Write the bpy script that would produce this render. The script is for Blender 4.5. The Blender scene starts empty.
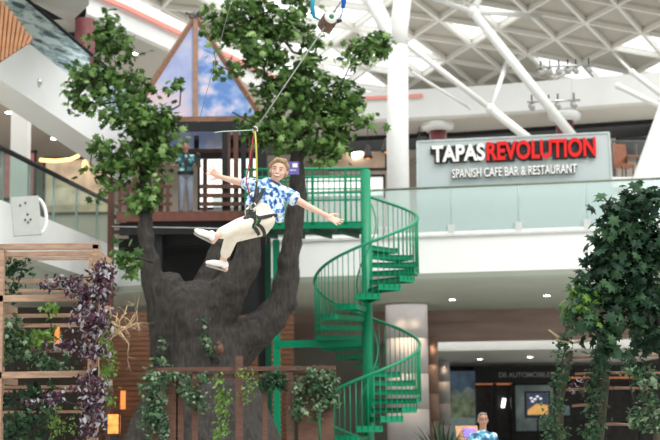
import bpy, math, random
from mathutils import Vector, Matrix
from mathutils.bvhtree import BVHTree

PI = math.pi
V = Vector
scene = bpy.context.scene
COL = scene.collection

# ------------------------------------------------------------------ camera
FPX = 1500.0
cam_d = bpy.data.cameras.new('camera')
cam = bpy.data.objects.new('camera', cam_d)
COL.objects.link(cam)
cam_d.sensor_width = 36.0
cam_d.lens = FPX * 36.0 / 660.0
PITCH = math.atan(205.0 / FPX)
CAMZ = 1.6
RM = Matrix.Rotation(PI / 2 + PITCH, 3, 'X') @ Matrix.Rotation(math.radians(-0.6), 3, 'Z')
cam.matrix_world = Matrix.Translation((0, 0, CAMZ)) @ RM.to_4x4()
cam_d.clip_end = 400
cam_d.dof.use_dof = True
cam_d.dof.focus_distance = 15.9
cam_d.dof.aperture_fstop = 2.4
scene.camera = cam

# ------------------------------------------------------------------ world: daylight through the glass roof overhead, dim sides
w = bpy.data.worlds.new('daylight')
scene.world = w
w.use_nodes = True
nt = w.node_tree
bgn = nt.nodes['Background']
tc = nt.nodes.new('ShaderNodeTexCoord')
sp = nt.nodes.new('ShaderNodeSeparateXYZ')
rp = nt.nodes.new('ShaderNodeValToRGB')
rp.color_ramp.elements[0].position = 0.0
rp.color_ramp.elements[0].color = (0.08, 0.085, 0.08, 1)
rp.color_ramp.elements[1].position = 0.75
rp.color_ramp.elements[1].color = (1.0, 1.0, 0.98, 1)
e_ = rp.color_ramp.elements.new(0.3)
e_.color = (0.23, 0.24, 0.24, 1)
nt.links.new(tc.outputs['Generated'], sp.inputs[0])
nt.links.new(sp.outputs['Z'], rp.inputs[0])
nt.links.new(rp.outputs[0], bgn.inputs['Color'])
bgn.inputs['Strength'].default_value = 1.9

sun_d = bpy.data.lights.new('skylight_sun', 'SUN')
sun_d.energy = 1.6
sun_d.angle = math.radians(35)
sun_d.color = (1, 0.98, 0.94)
sun = bpy.data.objects.new('skylight_sun', sun_d)
sun.rotation_euler = (math.radians(42), 0, math.radians(36))
sun.location = (0, 5, 30)
COL.objects.link(sun)

vs = scene.view_settings
vs.view_transform = 'Standard'
vs.look = 'None'
vs.gamma = 1.0
vs.use_curve_mapping = False
vs.exposure = 0.38

def area_lamp(name, loc, sx, sy, power, rot=(0, 0, 0), col=(1, .98, .94)):
    d = bpy.data.lights.new(name, 'AREA')
    d.shape = 'RECTANGLE'
    d.size, d.size_y = sx, sy
    d.energy = power
    d.color = col
    o = bpy.data.objects.new(name, d)
    o.location = loc
    o.rotation_euler = rot
    COL.objects.link(o)
area_lamp('roof_fill_light', (4, 56, 13.3), 24, 8, 290, (PI, 0, 0))  # unseen area light added to brighten the roof's underside
area_lamp('gallery_fill_light', (4, 50.5, 11.35), 24, 4, 420)  # added fill that brightens the level one interior
area_lamp('ground_fill_light', (-4.5, 42.4, 5.0), 5, .8, 40, (math.radians(25), 0, 0), (1, .85, .7))  # warm fill added to lift the slatted ground floor wall
area_lamp('balcony_fill_light', (4, 42.5, 5.05), 12, 3, 65, (0, 0, 0), (1, .95, .92))  # unseen fill added for the columns and space below the balcony
area_lamp('left_gallery_fill_light', (-9.0, 44, 11.3), 5, 13, 210)  # fill light added to brighten the left gallery interior
area_lamp('bulkhead_cove_lamp', (6.9, 46.95, 4.28), 10, .1, 20, (PI / 2, 0, math.radians(-8.5)))

# ------------------------------------------------------------------ geometry of the place seen through the lens
def P(u, v, D):
    r = RM @ V(((u - 330) / FPX, (220 - v) / FPX, -1))
    return V((0, 0, CAMZ)) + r * (D / r.y)

def PZ(u, v, z):
    r = RM @ V(((u - 330) / FPX, (220 - v) / FPX, -1))
    return V((0, 0, CAMZ)) + r * ((z - CAMZ) / r.z)

def pxm(D):
    return FPX / D

# ------------------------------------------------------------------ materials
MATS = {}
def mat(name, col, rough=0.6, metal=0.0, var=0.12, scale=6.0, bump=0.0, emit=0.0, spec=0.4, coords='Object', stretch=None, col2=None):
    if name in MATS:
        return MATS[name]
    m = bpy.data.materials.new(name)
    m.use_nodes = True
    n = m.node_tree
    b = n.nodes['Principled BSDF']
    b.inputs['Roughness'].default_value = rough
    b.inputs['Metallic'].default_value = metal
    b.inputs['Specular IOR Level'].default_value = spec
    t = n.nodes.new('ShaderNodeTexCoord')
    nz = n.nodes.new('ShaderNodeTexNoise')
    nz.inputs['Scale'].default_value = scale
    nz.inputs['Detail'].default_value = 4
    src = t.outputs[coords]
    if stretch:
        mp = n.nodes.new('ShaderNodeMapping')
        mp.inputs['Scale'].default_value = stretch
        n.links.new(src, mp.inputs[0])
        src = mp.outputs[0]
    n.links.new(src, nz.inputs['Vector'])
    r = n.nodes.new('ShaderNodeValToRGB')
    c2 = col2 or tuple(min(1, c * (1 + var)) for c in col)
    c1 = tuple(c * (1 - var) for c in col) if not col2 else col
    r.color_ramp.elements[0].position = 0.32
    r.color_ramp.elements[0].color = (*c1, 1)
    r.color_ramp.elements[1].position = 0.68
    r.color_ramp.elements[1].color = (*c2, 1)
    n.links.new(nz.outputs['Fac'], r.inputs[0])
    n.links.new(r.outputs[0], b.inputs['Base Color'])
    if bump:
        bp = n.nodes.new('ShaderNodeBump')
        bp.inputs['Strength'].default_value = bump
        bp.inputs['Distance'].default_value = 0.05
        n.links.new(nz.outputs['Fac'], bp.inputs['Height'])
        n.links.new(bp.outputs[0], b.inputs['Normal'])
    if emit:
        n.links.new(r.outputs[0], b.inputs['Emission Color'])
        b.inputs['Emission Strength'].default_value = emit
    MATS[name] = m
    return m

def leaf_mat(name, col):
    if name in MATS:
        return MATS[name]
    m = mat(name, col, rough=0.55, var=0.25, scale=3.0, spec=0.22)
    n = m.node_tree
    b = n.nodes['Principled BSDF']
    out = n.nodes['Material Output']
    tr = n.nodes.new('ShaderNodeBsdfTranslucent')
    mx = n.nodes.new('ShaderNodeMixShader')
    mx.inputs[0].default_value = 0.25
    ramp = [k for k in n.nodes if k.type == 'VALTORGB'][0]
    n.links.new(ramp.outputs[0], tr.inputs['Color'])
    n.links.new(b.outputs[0], mx.inputs[1])
    n.links.new(tr.outputs[0], mx.inputs[2])
    n.links.new(mx.outputs[0], out.inputs['Surface'])
    return m

def glass_mat(name, tint, refl=0.1, haze=0.0, hazecol=(0.8, 0.9, 0.9)):
    if name in MATS:
        return MATS[name]
    m = bpy.data.materials.new(name)
    m.use_nodes = True
    n = m.node_tree
    n.nodes.remove(n.nodes['Principled BSDF'])
    out = n.nodes['Material Output']
    tr = n.nodes.new('ShaderNodeBsdfTransparent')
    tr.inputs[0].default_value = (*tint, 1)
    gl = n.nodes.new('ShaderNodeBsdfGlossy')
    gl.inputs['Roughness'].default_value = 0.06
    mx = n.nodes.new('ShaderNodeMixShader')
    mx.inputs[0].default_value = refl
    n.links.new(tr.outputs[0], mx.inputs[1])
    n.links.new(gl.outputs[0], mx.inputs[2])
    last = mx
    if haze:
        df = n.nodes.new('ShaderNodeBsdfDiffuse')
        df.inputs[0].default_value = (*hazecol, 1)
        m2 = n.nodes.new('ShaderNodeMixShader')
        m2.inputs[0].default_value = haze
        n.links.new(mx.outputs[0], m2.inputs[1])
        n.links.new(df.outputs[0], m2.inputs[2])
        last = m2
    n.links.new(last.outputs[0], out.inputs['Surface'])
    MATS[name] = m
    return m

def cloud_mat(name, stops, scale, stretch=(1, 1, 1), detail=5, rough=0.7, emit=0.0, tex='noise'):
    """printed or woven pattern with several colours"""
    if name in MATS:
        return MATS[name]
    m = bpy.data.materials.new(name)
    m.use_nodes = True
    n = m.node_tree
    b = n.nodes['Principled BSDF']
    b.inputs['Roughness'].default_value = rough
    t = n.nodes.new('ShaderNodeTexCoord')
    mp = n.nodes.new('ShaderNodeMapping')
    mp.inputs['Scale'].default_value = stretch
    n.links.new(t.outputs['Object'], mp.inputs[0])
    if tex == 'voronoi':
        nz = n.nodes.new('ShaderNodeTexVoronoi')
        nz.inputs['Scale'].default_value = scale
        fac = nz.outputs['Color']
    else:
        nz = n.nodes.new('ShaderNodeTexNoise')
        nz.inputs['Scale'].default_value = scale
        nz.inputs['Detail'].default_value = detail
        fac = nz.outputs['Fac']
    n.links.new(mp.outputs[0], nz.inputs['Vector'])
    r = n.nodes.new('ShaderNodeValToRGB')
    els = r.color_ramp.elements
    els[0].position, els[0].color = stops[0][0], (*stops[0][1], 1)
    els[1].position, els[1].color = stops[-1][0], (*stops[-1][1], 1)
    for p_, c_ in stops[1:-1]:
        e = els.new(p_)
        e.color = (*c_, 1)
    n.links.new(fac, r.inputs[0])
    n.links.new(r.outputs[0], b.inputs['Base Color'])
    if emit:
        n.links.new(r.outputs[0], b.inputs['Emission Color'])
        b.inputs['Emission Strength'].default_value = emit
    MATS[name] = m
    return m

WHITE = mat('white_plaster', (0.86, 0.88, 0.87), 0.5, var=0.02, scale=1.5)
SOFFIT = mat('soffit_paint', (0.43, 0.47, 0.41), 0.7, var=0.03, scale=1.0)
STEEL_W = mat('white_steel', (0.82, 0.83, 0.81), 0.35, var=0.02)
GREEN = mat('green_paint', (0.0, 0.24, 0.112), 0.35, var=0.08, scale=9)
GREEN_D = mat('green_paint_shade', (0.0, 0.07, 0.035), 0.5, var=0.12, scale=20)  # darkened green; shade of undersides and rear post put into the colour
BARK = mat('bark', (0.034, 0.030, 0.027), 0.9, var=0.4, scale=7, bump=0.9, stretch=(2.5, 2.5, 0.7))
BARK_L = mat('pale_driftwood', (0.55, 0.42, 0.27), 0.8, var=0.2, scale=12)
WOOD = mat('timber', (0.22, 0.115, 0.07), 0.55, var=0.28, scale=5, stretch=(1, 6, 6))
WOOD_P = mat('pergola_timber', (0.34, 0.22, 0.15), 0.65, var=0.25, scale=5, stretch=(1, 6, 6))
WOOD_D = mat('dark_timber', (0.10, 0.045, 0.03), 0.55, var=0.3, scale=5, stretch=(6, 6, 1))
BLACK = mat('black_steel', (0.012, 0.013, 0.015), 0.5, var=0.2)
REDCOL = mat('maroon_cladding', (0.16, 0.045, 0.05), 0.45, var=0.1)
GLASS = glass_mat('balustrade_glass', (0.86, 0.94, 0.93), 0.05, 0.28, (0.84, 0.92, 0.91))
GLASS_G = glass_mat('green_glass', (0.82, 0.92, 0.89), 0.07, 0.04, (0.5, 0.7, 0.66))
LAMP = mat('lamp_glow', (1.0, 0.93, 0.8), emit=14, var=0.0)
LAMP_W = mat('warm_lamp_glow', (1.0, 0.30, 0.08), emit=0.8, var=0.0)
CHROME = mat('brushed_metal', (0.6, 0.6, 0.6), 0.3, 0.9, var=0.05)
PINK = mat('pink_stripe', (0.95, 0.36, 0.30), 0.5, var=0.03)

# ------------------------------------------------------------------ mesh builder
class MB:
    def __init__(s):
        s.v, s.f, s.m, s.sm = [], [], [], []
    def add(s, vs, fs, mi=0, smooth=False):
        o = len(s.v)
        s.v += [tuple(p) for p in vs]
        for f in fs:
            s.f.append([o + i for i in f])
            s.m.append(mi)
            s.sm.append(smooth)
        return s
    def box(s, c, size, rot=None, mi=0):
        c = V(c)
        hx, hy, hz = size[0] / 2, size[1] / 2, size[2] / 2
        vs = []
        for z in (-hz, hz):
            for x, y in ((-hx, -hy), (hx, -hy), (hx, hy), (-hx, hy)):
                p = V((x, y, z))
                if rot:
                    p = rot @ p
                vs.append(c + p)
        return s.add(vs, [(3, 2, 1, 0), (4, 5, 6, 7), (0, 1, 5, 4), (1, 2, 6, 5), (2, 3, 7, 6), (3, 0, 4, 7)], mi)
    def bar(s, p, q, w, h, up=(0, 0, 1), mi=0):
        p, q = V(p), V(q)
        d = (q - p)
        L = d.length
        d.normalize()
        up = V(up)
        if abs(d.dot(up)) > 0.95:
            up = V((0, 1, 0))
        sd = d.cross(up).normalized()
        u2 = sd.cross(d).normalized()
        rot = Matrix((sd, d, u2)).transposed()
        return s.box((p + q) / 2, (w, L, h), rot, mi)
    def tube(s, pts, r, n=8, mi=0, smooth=True, flat=1.0):
        pts = [V(p) for p in pts]
        k = len(pts)
        rs = r if isinstance(r, (list, tuple)) else [r] * k
        vs, fs = [], []
        t0 = (pts[1] - pts[0]).normalized()
        a = V((0, 0, 1)) if abs(t0.z) < 0.9 else V((0, 1, 0))
        nrm = t0.cross(a).normalized()
        for i in range(k):
            t = (pts[min(i + 1, k - 1)] - pts[max(i - 1, 0)]).normalized()
            nrm = (nrm - t * nrm.dot(t)).normalized()
            bn = t.cross(nrm)
            for j in range(n):
                an = 2 * PI * j / n
                vs.append(pts[i] + (nrm * math.cos(an) + bn * math.sin(an) * flat) * rs[i])
        for i in range(k - 1):
            for j in range(n):
                j2 = (j + 1) % n
                fs.append((i * n + j, i * n + j2, (i + 1) * n + j2, (i + 1) * n + j))
        s.add(vs, fs, mi, smooth)
        o = len(s.v) - len(vs)
        s.f.append([o + j for j in range(n)][::-1]); s.m.append(mi); s.sm.append(False)
        s.f.append([o + (k - 1) * n + j for j in range(n)]); s.m.append(mi); s.sm.append(False)
        return s
    def ball(s, c, r, rot=None, seg=14, rings=9, mi=0):
        c = V(c)
        if not isinstance(r, (list, tuple)):
            r = (r, r, r)
        vs, fs = [], []
        def pt(x, y, z):
            p = V((x * r[0], y * r[1], z * r[2]))
            return c + (rot @ p if rot else p)
        vs.append(pt(0, 0, -1))
        for i in range(1, rings):
            th = -PI / 2 + PI * i / rings
            for j in range(seg):
                a = 2 * PI * j / seg
                vs.append(pt(math.cos(th) * math.cos(a), math.cos(th) * math.sin(a), math.sin(th)))
        vs.append(pt(0, 0, 1))
        for j in range(seg):
            fs.append((0, 1 + (j + 1) % seg, 1 + j))
        for i in range(rings - 2):
            for j in range(seg):
                a, b = 1 + i * seg + j, 1 + i * seg + (j + 1) % seg
                fs.append((a, b, b + seg, a + seg))
        o = 1 + (rings - 2) * seg
        for j in range(seg):
            fs.append((o + j, o + (j + 1) % seg, len(vs) - 1))
        return s.add(vs, fs, mi, True)
    def lathe(s, c, prof, n=20, rot=None, mi=0):
        c = V(c)
        vs, fs = [], []
        for r, z in prof:
            for j in range(n):
                a = 2 * PI * j / n
                p = V((r * math.cos(a), r * math.sin(a), z))
                vs.append(c + (rot @ p if rot else p))
        k = len(prof)
        for i in range(k - 1):
            for j in range(n):
                j2 = (j + 1) % n
                fs.append((i * n + j, i * n + j2, (i + 1) * n + j2, (i + 1) * n + j))
        fs.append(tuple(range(n))[::-1])
        fs.append(tuple((k - 1) * n + j for j in range(n)))
        return s.add(vs, fs, mi, True)
    def prism(s, poly, ext, mi=0):
        poly = [V(p) for p in poly]
        ext = V(ext)
        n = len(poly)
        vs = poly + [p + ext for p in poly]
        fs = [tuple(range(n)), tuple(range(2 * n - 1, n - 1, -1))]
        for i in range(n):
            j = (i + 1) % n
            fs.append((i, n + i, n + j, j))
        return s.add(vs, fs, mi)
    def build(s, name, mats, parent=None, origin=None, kind=None):
        me = bpy.data.meshes.new(name)
        org = V((0, 0, 0))
        if parent is not None:
            org = wloc(parent)
        if origin is not None:
            org = V(origin)
        me.from_pydata([(p[0] - org[0], p[1] - org[1], p[2] - org[2]) for p in s.v], [], s.f)
        for m in (mats if isinstance(mats, (list, tuple)) else [mats]):
            me.materials.append(m)
        me.polygons.foreach_set('material_index', s.m)
        me.polygons.foreach_set('use_smooth', s.sm)
        me.update()
        o = bpy.data.objects.new(name, me)
        COL.objects.link(o)
        if parent is not None:
            o.parent = parent
            o.location = org - wloc(parent)
        else:
            o.location = org
        if kind:
            o['kind'] = kind
        return o

def wloc(o):
    l = V(o.location)
    while o.parent is not None:
        o = o.parent
        l = l + V(o.location)
    return l

def tag(o, label, cat, group=None, kind=None):
    o['label'] = label
    o['category'] = cat
    if group:
        o['group'] = group
    if kind:
        o['kind'] = kind
    return o

def thing(name, loc, label, cat, group=None):
    o = bpy.data.objects.new(name, None)
    o.empty_display_size = 0.2
    COL.objects.link(o)
    o.location = loc
    return tag(o, label, cat, group)

def copy_tree(root, loc, label, group=None):
    r = root.copy()
    COL.objects.link(r)
    r.location = loc
    r['label'] = label
    if group:
        r['group'] = group
    for ch in list(root.children):
        c = ch.copy()
        COL.objects.link(c)
        c.parent = r
        for g in list(ch.children):
            d = g.copy()
            COL.objects.link(d)
            d.parent = c
    return r

def rotz(a):
    return Matrix.Rotation(a, 3, 'Z')

# ------------------------------------------------------------------ foliage
MAPLE = [(0, -.42), (.22, -.5), (.2, -.24), (.52, -.16), (.3, .06), (.44, .34), (.15, .24), (0, .58),
         (-.15, .24), (-.44, .34), (-.3, .06), (-.52, -.16), (-.2, -.24), (-.22, -.5)]
IVY = [(0, -.4), (.34, -.36), (.42, .02), (.16, .14), (0, .55), (-.16, .14), (-.42, .02), (-.34, -.36)]
OVAL = [(0, -.5), (.2, -.22), (.22, .1), (0, .55), (-.22, .1), (-.2, -.22)]

def leaves(mb, blobs, n, size, shape, rng, up=0.5, clump=14, csig=0.16, nm=3, droop=0.6, wts=(5, 4, 2)):
    """blobs: (centre, rx, ry, rz)"""
    areas = [max(b[1] * b[3], 1e-4) for b in blobs]
    left, clumps = n, []
    while left > 0:
        b = rng.choices(blobs, areas)[0]
        while True:
            q = V((rng.uniform(-1, 1), rng.uniform(-1, 1), rng.uniform(-1, 1)))
            if 0.15 < q.length < 1:
                break
        q = q * (q.length ** -0.35)
        if q.length > 1:
            q.normalize()
        c = b[0] + V((q.x * b[1], q.y * b[2], q.z * b[3]))
        k = min(left, max(2, int(rng.gauss(clump, clump * .3))))
        left -= k
        for _ in range(k):
            p = c + V((rng.gauss(0, csig), rng.gauss(0, csig), rng.gauss(0, csig * .75)))
            nrm = (V((q.x, q.y, q.z)) * .5 + V((0, -.25, up)) + V((rng.gauss(0, .5), rng.gauss(0, .5), rng.gauss(0, .5)))).normalized()
            tip = V((rng.gauss(0, .7) + q.x * .4, rng.gauss(0, .7) + q.y * .4, -droop + rng.gauss(0, .4)))
            tip = (tip - nrm * tip.dot(nrm))
            if tip.length < 1e-3:
                continue
            tip.normalize()
            sd = tip.cross(nrm)
            s = size * rng.uniform(.65, 1.25)
            vs = [p + nrm * s * .07]
            for x, y in shape:
                bend = -0.18 * (x * x + y * y) * s * 1.6
                vs.append(p + sd * x * s + tip * y * s + nrm * bend)
            m = len(shape)
            fs = [(0, 1 + j, 1 + (j + 1) % m) for j in range(m)]
            mb.add(vs, fs, rng.choices(range(nm), wts[:nm])[0], False)
    return mb

def pxblobs(lst, D, depth=0.8):
    out = []
    for t in lst:
        u, v, ru, rv = t[:4]
        d = D + (t[4] if len(t) > 4 else 0)
        k = d / FPX
        out.append((P(u, v, d), ru * k, max(ru, rv) * k * depth * .8, rv * k))
    return out

L_GREEN = [leaf_mat('maple_green', (0.095, 0.19, 0.045)), leaf_mat('maple_deep_green', (0.035, 0.085, 0.018)), leaf_mat('maple_light_green', (0.25, 0.38, 0.14))]
L_DARK = [leaf_mat('shade_tree_green', (0.024, 0.066, 0.032)), leaf_mat('shade_tree_deep', (0.011, 0.033, 0.018)), leaf_mat('shade_tree_mid', (0.05, 0.115, 0.05))]
L_IVY = [leaf_mat('ivy_green', (0.07, 0.14, 0.065)), leaf_mat('ivy_deep', (0.03, 0.07, 0.035)), leaf_mat('ivy_variegated', (0.22, 0.30, 0.19))]
L_PURP = [leaf_mat('inch_plant_purple', (0.10, 0.035, 0.065)), leaf_mat('inch_plant_deep', (0.045, 0.022, 0.035)), leaf_mat('inch_plant_silver', (0.34, 0.33, 0.36))]
L_LIGHT = [leaf_mat('lime_leaf', (0.13, 0.25, 0.05)), leaf_mat('lime_leaf_dark', (0.11, 0.22, 0.04)), leaf_mat('lime_leaf_pale', (0.22, 0.34, 0.10))]

# ------------------------------------------------------------------ voxel-joined bodies
def blend(caps, voxel=0.012, smooth=4, name='body'):
    """caps: ('c', p, q, r1, r2) tapered capsule | ('e', centre, radii, rot) -> one continuous closed mesh"""
    mb = MB()
    for c in caps:
        if c[0] == 'c':
            _, p, q, r1, r2 = c
            mb.ball(p, r1, seg=14, rings=10)
            mb.ball(q, r2, seg=14, rings=10)
            if (V(q) - V(p)).length > 1e-4:
                mb.tube([p, q], [r1, r2], 14)
        else:
            mb.ball(c[1], c[2], c[3] if len(c) > 3 else None, seg=18, rings=12)
    tmp = mb.build('tmp_' + name, WHITE)
    r = tmp.modifiers.new('r', 'REMESH')
    r.mode = 'VOXEL'
    r.voxel_size = voxel
    s = tmp.modifiers.new('s', 'SMOOTH')
    s.factor = 0.5
    s.iterations = smooth
    dg = bpy.context.evaluated_depsgraph_get()
    dg.update()
    ev = tmp.evaluated_get(dg)
    me = bpy.data.meshes.new_from_object(ev)
    old = tmp.data
    bpy.data.objects.remove(tmp)
    bpy.data.meshes.remove(old)
    return me

def put(me, name, m, parent):
    org = wloc(parent)
    me.transform(Matrix.Translation(-org))
    me.materials.clear()
    for k in (m if isinstance(m, (list, tuple)) else [m]):
        me.materials.append(k)
    for p in me.polygons:
        p.use_smooth = True
        p.material_index = 0
    o = bpy.data.objects.new(name, me)
    COL.objects.link(o)
    o.parent = parent
    return o

# =================================================================== THE BUILDING
L1T, L1B = 6.30, 5.10
L2B, L2T = 11.5, 12.55

fl = MB().box((0, 35, -0.1), (90, 110, 0.2)).build('floor', mat('pale_stone_floor', (0.55, 0.53, 0.49), 0.4, var=0.08, scale=2), kind='structure')

# ---- level 1: floor slab whose edge curves round the atrium
path1 = [V((-8.2, 24, 0)), V((-6.8, 31, 0)), V((-5.6, 39.5, 0)), V((-3.0, 37.87, 0)), V((1.36, 37, 0)), V((7.85, 35.7, 0)), V((14, 34.47, 0))]
back1 = [V((14, 64, 0)), V((-14, 64, 0)), V((-14, 24, 0))]
def slab(name, path, back, zb, zt, bev, mats):
    """slab with a white edge, rounded at its lower lip; underside in a second material"""
    mb = MB()
    n = len(path)
    prof = [(0.0, zt), (0.0, zb + bev), (bev * .3, zb + bev * .3), (bev, zb)]
    rows = []
    for i, p in enumerate(path):
        d = (path[min(i + 1, n - 1)] - path[max(i - 1, 0)]).normalized()
        nin = V((-d.y, d.x, 0))
        rows.append([p + nin * o + V((0, 0, z)) for o, z in prof])
    vs = [q for r in rows for q in r]
    k = len(prof)
    for i in range(n - 1):
        for j in range(k - 1):
            a = i * k + j
            mb.add([vs[a], vs[a + k], vs[a + k + 1], vs[a + 1]], [(3, 2, 1, 0)], 0 if j < 1 else 1, False)
    mb.add([r[-1] for r in rows] + [b + V((0, 0, zb)) for b in back], [tuple(range(n + len(back)))[::-1]], 1)
    mb.add([r[0] for r in rows] + [b + V((0, 0, zt)) for b in back], [tuple(range(n + len(back)))], 2)
    return mb.build(name, mats, kind='structure')
L1FLOOR = mat('gallery_floor', (0.45, 0.43, 0.40), 0.4)
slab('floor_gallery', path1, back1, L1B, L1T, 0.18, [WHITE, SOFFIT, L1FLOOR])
# thin ledge line along the balcony edge
mb = MB()
for a, b in zip(path1[3:-1], path1[4:]):
    o = V((0, -0.03, 0))
    mb.bar(a + o + V((0, 0, L1T - .10)), b + o + V((0, 0, L1T - .10)), 0.05, 0.05)
mb.build('trim_1', mat('ledge_trim', (0.62, 0.64, 0.62), 0.5), kind='structure')

# ---- level 2
path2 = [V((-5.9, 35.6, 0)), V((-5.2, 37, 0)), V((-3.9, 40, 0)), V((-1.6, 45.2, 0)), V((1.1, 48.8, 0)), V((4.5, 48.2, 0)), V((10.3, 46.4, 0)), V((18, 44.0, 0))]
back2 = [V((18, 66, 0)), V((-14, 66, 0)), V((-14, 36.4, 0))]
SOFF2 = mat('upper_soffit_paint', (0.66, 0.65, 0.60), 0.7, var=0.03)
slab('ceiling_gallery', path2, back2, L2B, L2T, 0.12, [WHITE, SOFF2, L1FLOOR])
mb = MB()
for a, b in zip(path2[:3], path2[1:4]):
    o = V((0.06, -0.05, 12.15))
    mb.bar(a + o, b + o, 0.06, 0.11)
ps = P(428, 95.5, 48.4)
mb.bar(V((1.2, 48.72, ps.z)), V((3.1, 48.38, ps.z)), 0.06, 0.1)
mb.build('trim_2', PINK, kind='structure')
# grey dropped beam at the upper left
g0 = PZ(88, 6, L2B - .05)
mb = MB().prism([PZ(89, 5, L2B - .1), PZ(70, 23, L2B - .1), PZ(18, -6, L2B - .1), PZ(30, -70, L2B - .1), PZ(89, -70, L2B - .1)], (0, 0, 1.5))
mb.build('trim_3', mat('grey_beige_beam', (0.58, 0.57, 0.53), 0.7, var=.03), kind='structure')

MB().prism([P(10, -14, 36.9), P(20, 20, 36.9), P(100, 90, 36.9), P(100, 18, 36.9), P(60, -14, 36.9)], (0, .3, 0)).build('wall_shade_panel', mat('recess_shade', (.02, .022, .025), .6), kind='structure')  # flat dark panel painting in the shade above the escalator glass
# ---- back walls
SHOPWALL = mat('level_one_wall', (0.55, 0.50, 0.44), 0.7, var=0.15, scale=0.6)
MB().box((2, 56.2, 9), (34, 0.4, 5.6)).build('wall_back', SHOPWALL, kind='structure')
MB().bar((-8, 52.6, L2B - .25), (4.5, 50.7, L2B - .25), .3, .5).bar((4.5, 50.7, L2B - .25), (18, 46.6, L2B - .25), .3, .5).build('trim_4', BLACK, kind='structure')
MB().box((-12.5, 44, 9), (0.4, 24, 5.6)).build('wall_left', SHOPWALL, kind='structure')
GWALL = mat('ground_wall', (0.055, 0.042, 0.035), 0.6, var=0.3, scale=1.5)
MB().box((2, 61, 2.6), (36, 0.4, 5.2)).build('wall_ground', GWALL, kind='structure')

# brown bulkhead under the balcony, then a white bulkhead and lower soffit
BRONZE = mat('bronze_bulkhead', (0.30, 0.215, 0.185), 0.3, 0.25, var=0.15, scale=0.8, stretch=(1, 1, 5))
mb = MB()
mb.bar((-2.2, 47.6, 4.62), (12, 45.9, 4.62), 0.35, 0.98)
mb.bar((-2.2, 47.40, 4.70), (12, 45.70, 4.70), 0.05, 0.04)
mb.build('trim_5', BRONZE, kind='structure')
mb = MB()
mb.prism([V((1.6, 48.2, 3.9)), V((12, 46.9, 3.9)), V((12, 60.8, 3.9)), V((1.6, 60.8, 3.9))], (0, 0, 0.42))
mb.build('ceiling_shops', [mat('white_bulkhead', (0.8, 0.82, 0.8), 0.5, var=.02)], kind='structure')

# left: warm slatted timber wall on the ground floor behind the tree
mb = MB()
for i in range(34):
    z = 0.1 + i * 0.145
    mb.box((-4.6, 44.0, z), (7.0, 0.12, 0.125))
mb.build('wall_slatted', mat('slatted_timber_wall', (0.20, 0.095, 0.055), 0.5, var=0.3, scale=3, stretch=(.5, 1, 8)), kind='structure')
mb = MB().box((0.4, 47.9, 2.2), (3.4, 0.3, 4.2))
mb.build('wall_middle', mat('grey_green_wall', (0.20, 0.20, 0.17), 0.6, var=0.15, scale=1), kind='structure')
MB().box((-8.0, 42.6, 2.5), (1.9, 0.3, 5)).build('wall_side', GWALL, kind='structure')

# ---- roof: a triangular lattice of white ribs with recessed grey panels and glazed triangles
def roof():
    rng = random.Random(4)
    S = 2.4
    ang = math.radians(17)
    e1 = V((2.36, 1.0, 0))
    e2 = V((1.48, 2.8, 0))
    o = V((6, 52, 0))
    def zf(p):
        return 16.7 - 0.10 * (p.y - 56) + 0.15 * math.sin(p.x * .22 + .6) - max(0, p.y - 60) * 0.05
    def pt(i, j):
        p = o + e1 * i + e2 * j
        p.z = zf(p)
        return p
    def inside(p):
        lim = 66.5 - 0.12 * (p.x - 6)
        return -13 < p.x < 22 and 43.5 < p.y < lim
    def proj(p):
        q = RM.transposed() @ (p - V((0, 0, CAMZ)))
        return 330 + FPX * q.x / -q.z, 220 - FPX * q.y / -q.z
    panels, ribs, glaz = MB(), MB(), MB()
    edges = set()
    lit = [(462, 32), (440, 20), (485, 30), (452, 58), (420, 56), (405, 70), (565, 68), (580, 72), (652, 47), (655, 74), (500, 72), (480, 8), (600, 75), (640, 76)]
    for i in range(-22, 22):
        for j in range(-10, 14):
            for tri in (((i, j), (i + 1, j), (i, j + 1)), ((i + 1, j), (i + 1, j + 1), (i, j + 1))):
                ps_ = [pt(*t) for t in tri]
                c = (ps_[0] + ps_[1] + ps_[2]) / 3
                if not inside(c):
                    continue
                u, v = proj(c)
                g = any(abs(u - a) < 19 and abs(v - b) < 8 for a, b in lit) or (u < 395 and rng.random() < (.85 if u > 205 else .35)) 
                up = V((0, 0, 0.16))
                mid = [c + (q - c) * 0.86 + up for q in ps_]
                (glaz if g else panels).add(mid, [(0, 1, 2)])
                if not g:
                    for a in range(3):
                        b = (a + 1) % 3
                        panels.add([ps_[a], ps_[b], mid[b], mid[a]], [(0, 1, 2, 3)])
                else:
                    for a in range(3):
                        b = (a + 1) % 3
                        ribs.add([ps_[a], ps_[b], mid[b], mid[a]], [(0, 1, 2, 3)])
                for a in range(3):
                    ed = tuple(sorted((tri[a], tri[(a + 1) % 3])))
                    edges.add(ed)
    for a, b in sorted(edges):
        ribs.bar(pt(*a), pt(*b), 0.13, 0.16)
    r = panels.build('ceiling', mat('roof_panel', (0.52, 0.50, 0.44), 0.8, var=0.05, scale=.8), kind='structure')
    ribs.build('frame', mat('roof_rib', (0.84, 0.83, 0.78), 0.6, var=.03), r)
    glaz.build('skylight_glazing', mat('skylight', (0.95, 0.98, 1.0), emit=1.0, var=0.0), r)
roof()
# white bulkhead that closes the gap under the roof's edge
mb = MB()
pp = [V((-11, 58, 0)), V((0, 64.5, 0)), V((8, 64.2, 0)), V((22, 62.4, 0))]
for a, b in zip(pp, pp[1:]):
    mb.prism([a + V((0, 0, 11.6)), b + V((0, 0, 11.6)), b + V((0, 0, 15.5)), a + V((0, 0, 15.5))], (0, 0.4, 0))
mb.build('wall_roof_edge', WHITE, kind='structure')

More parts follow.
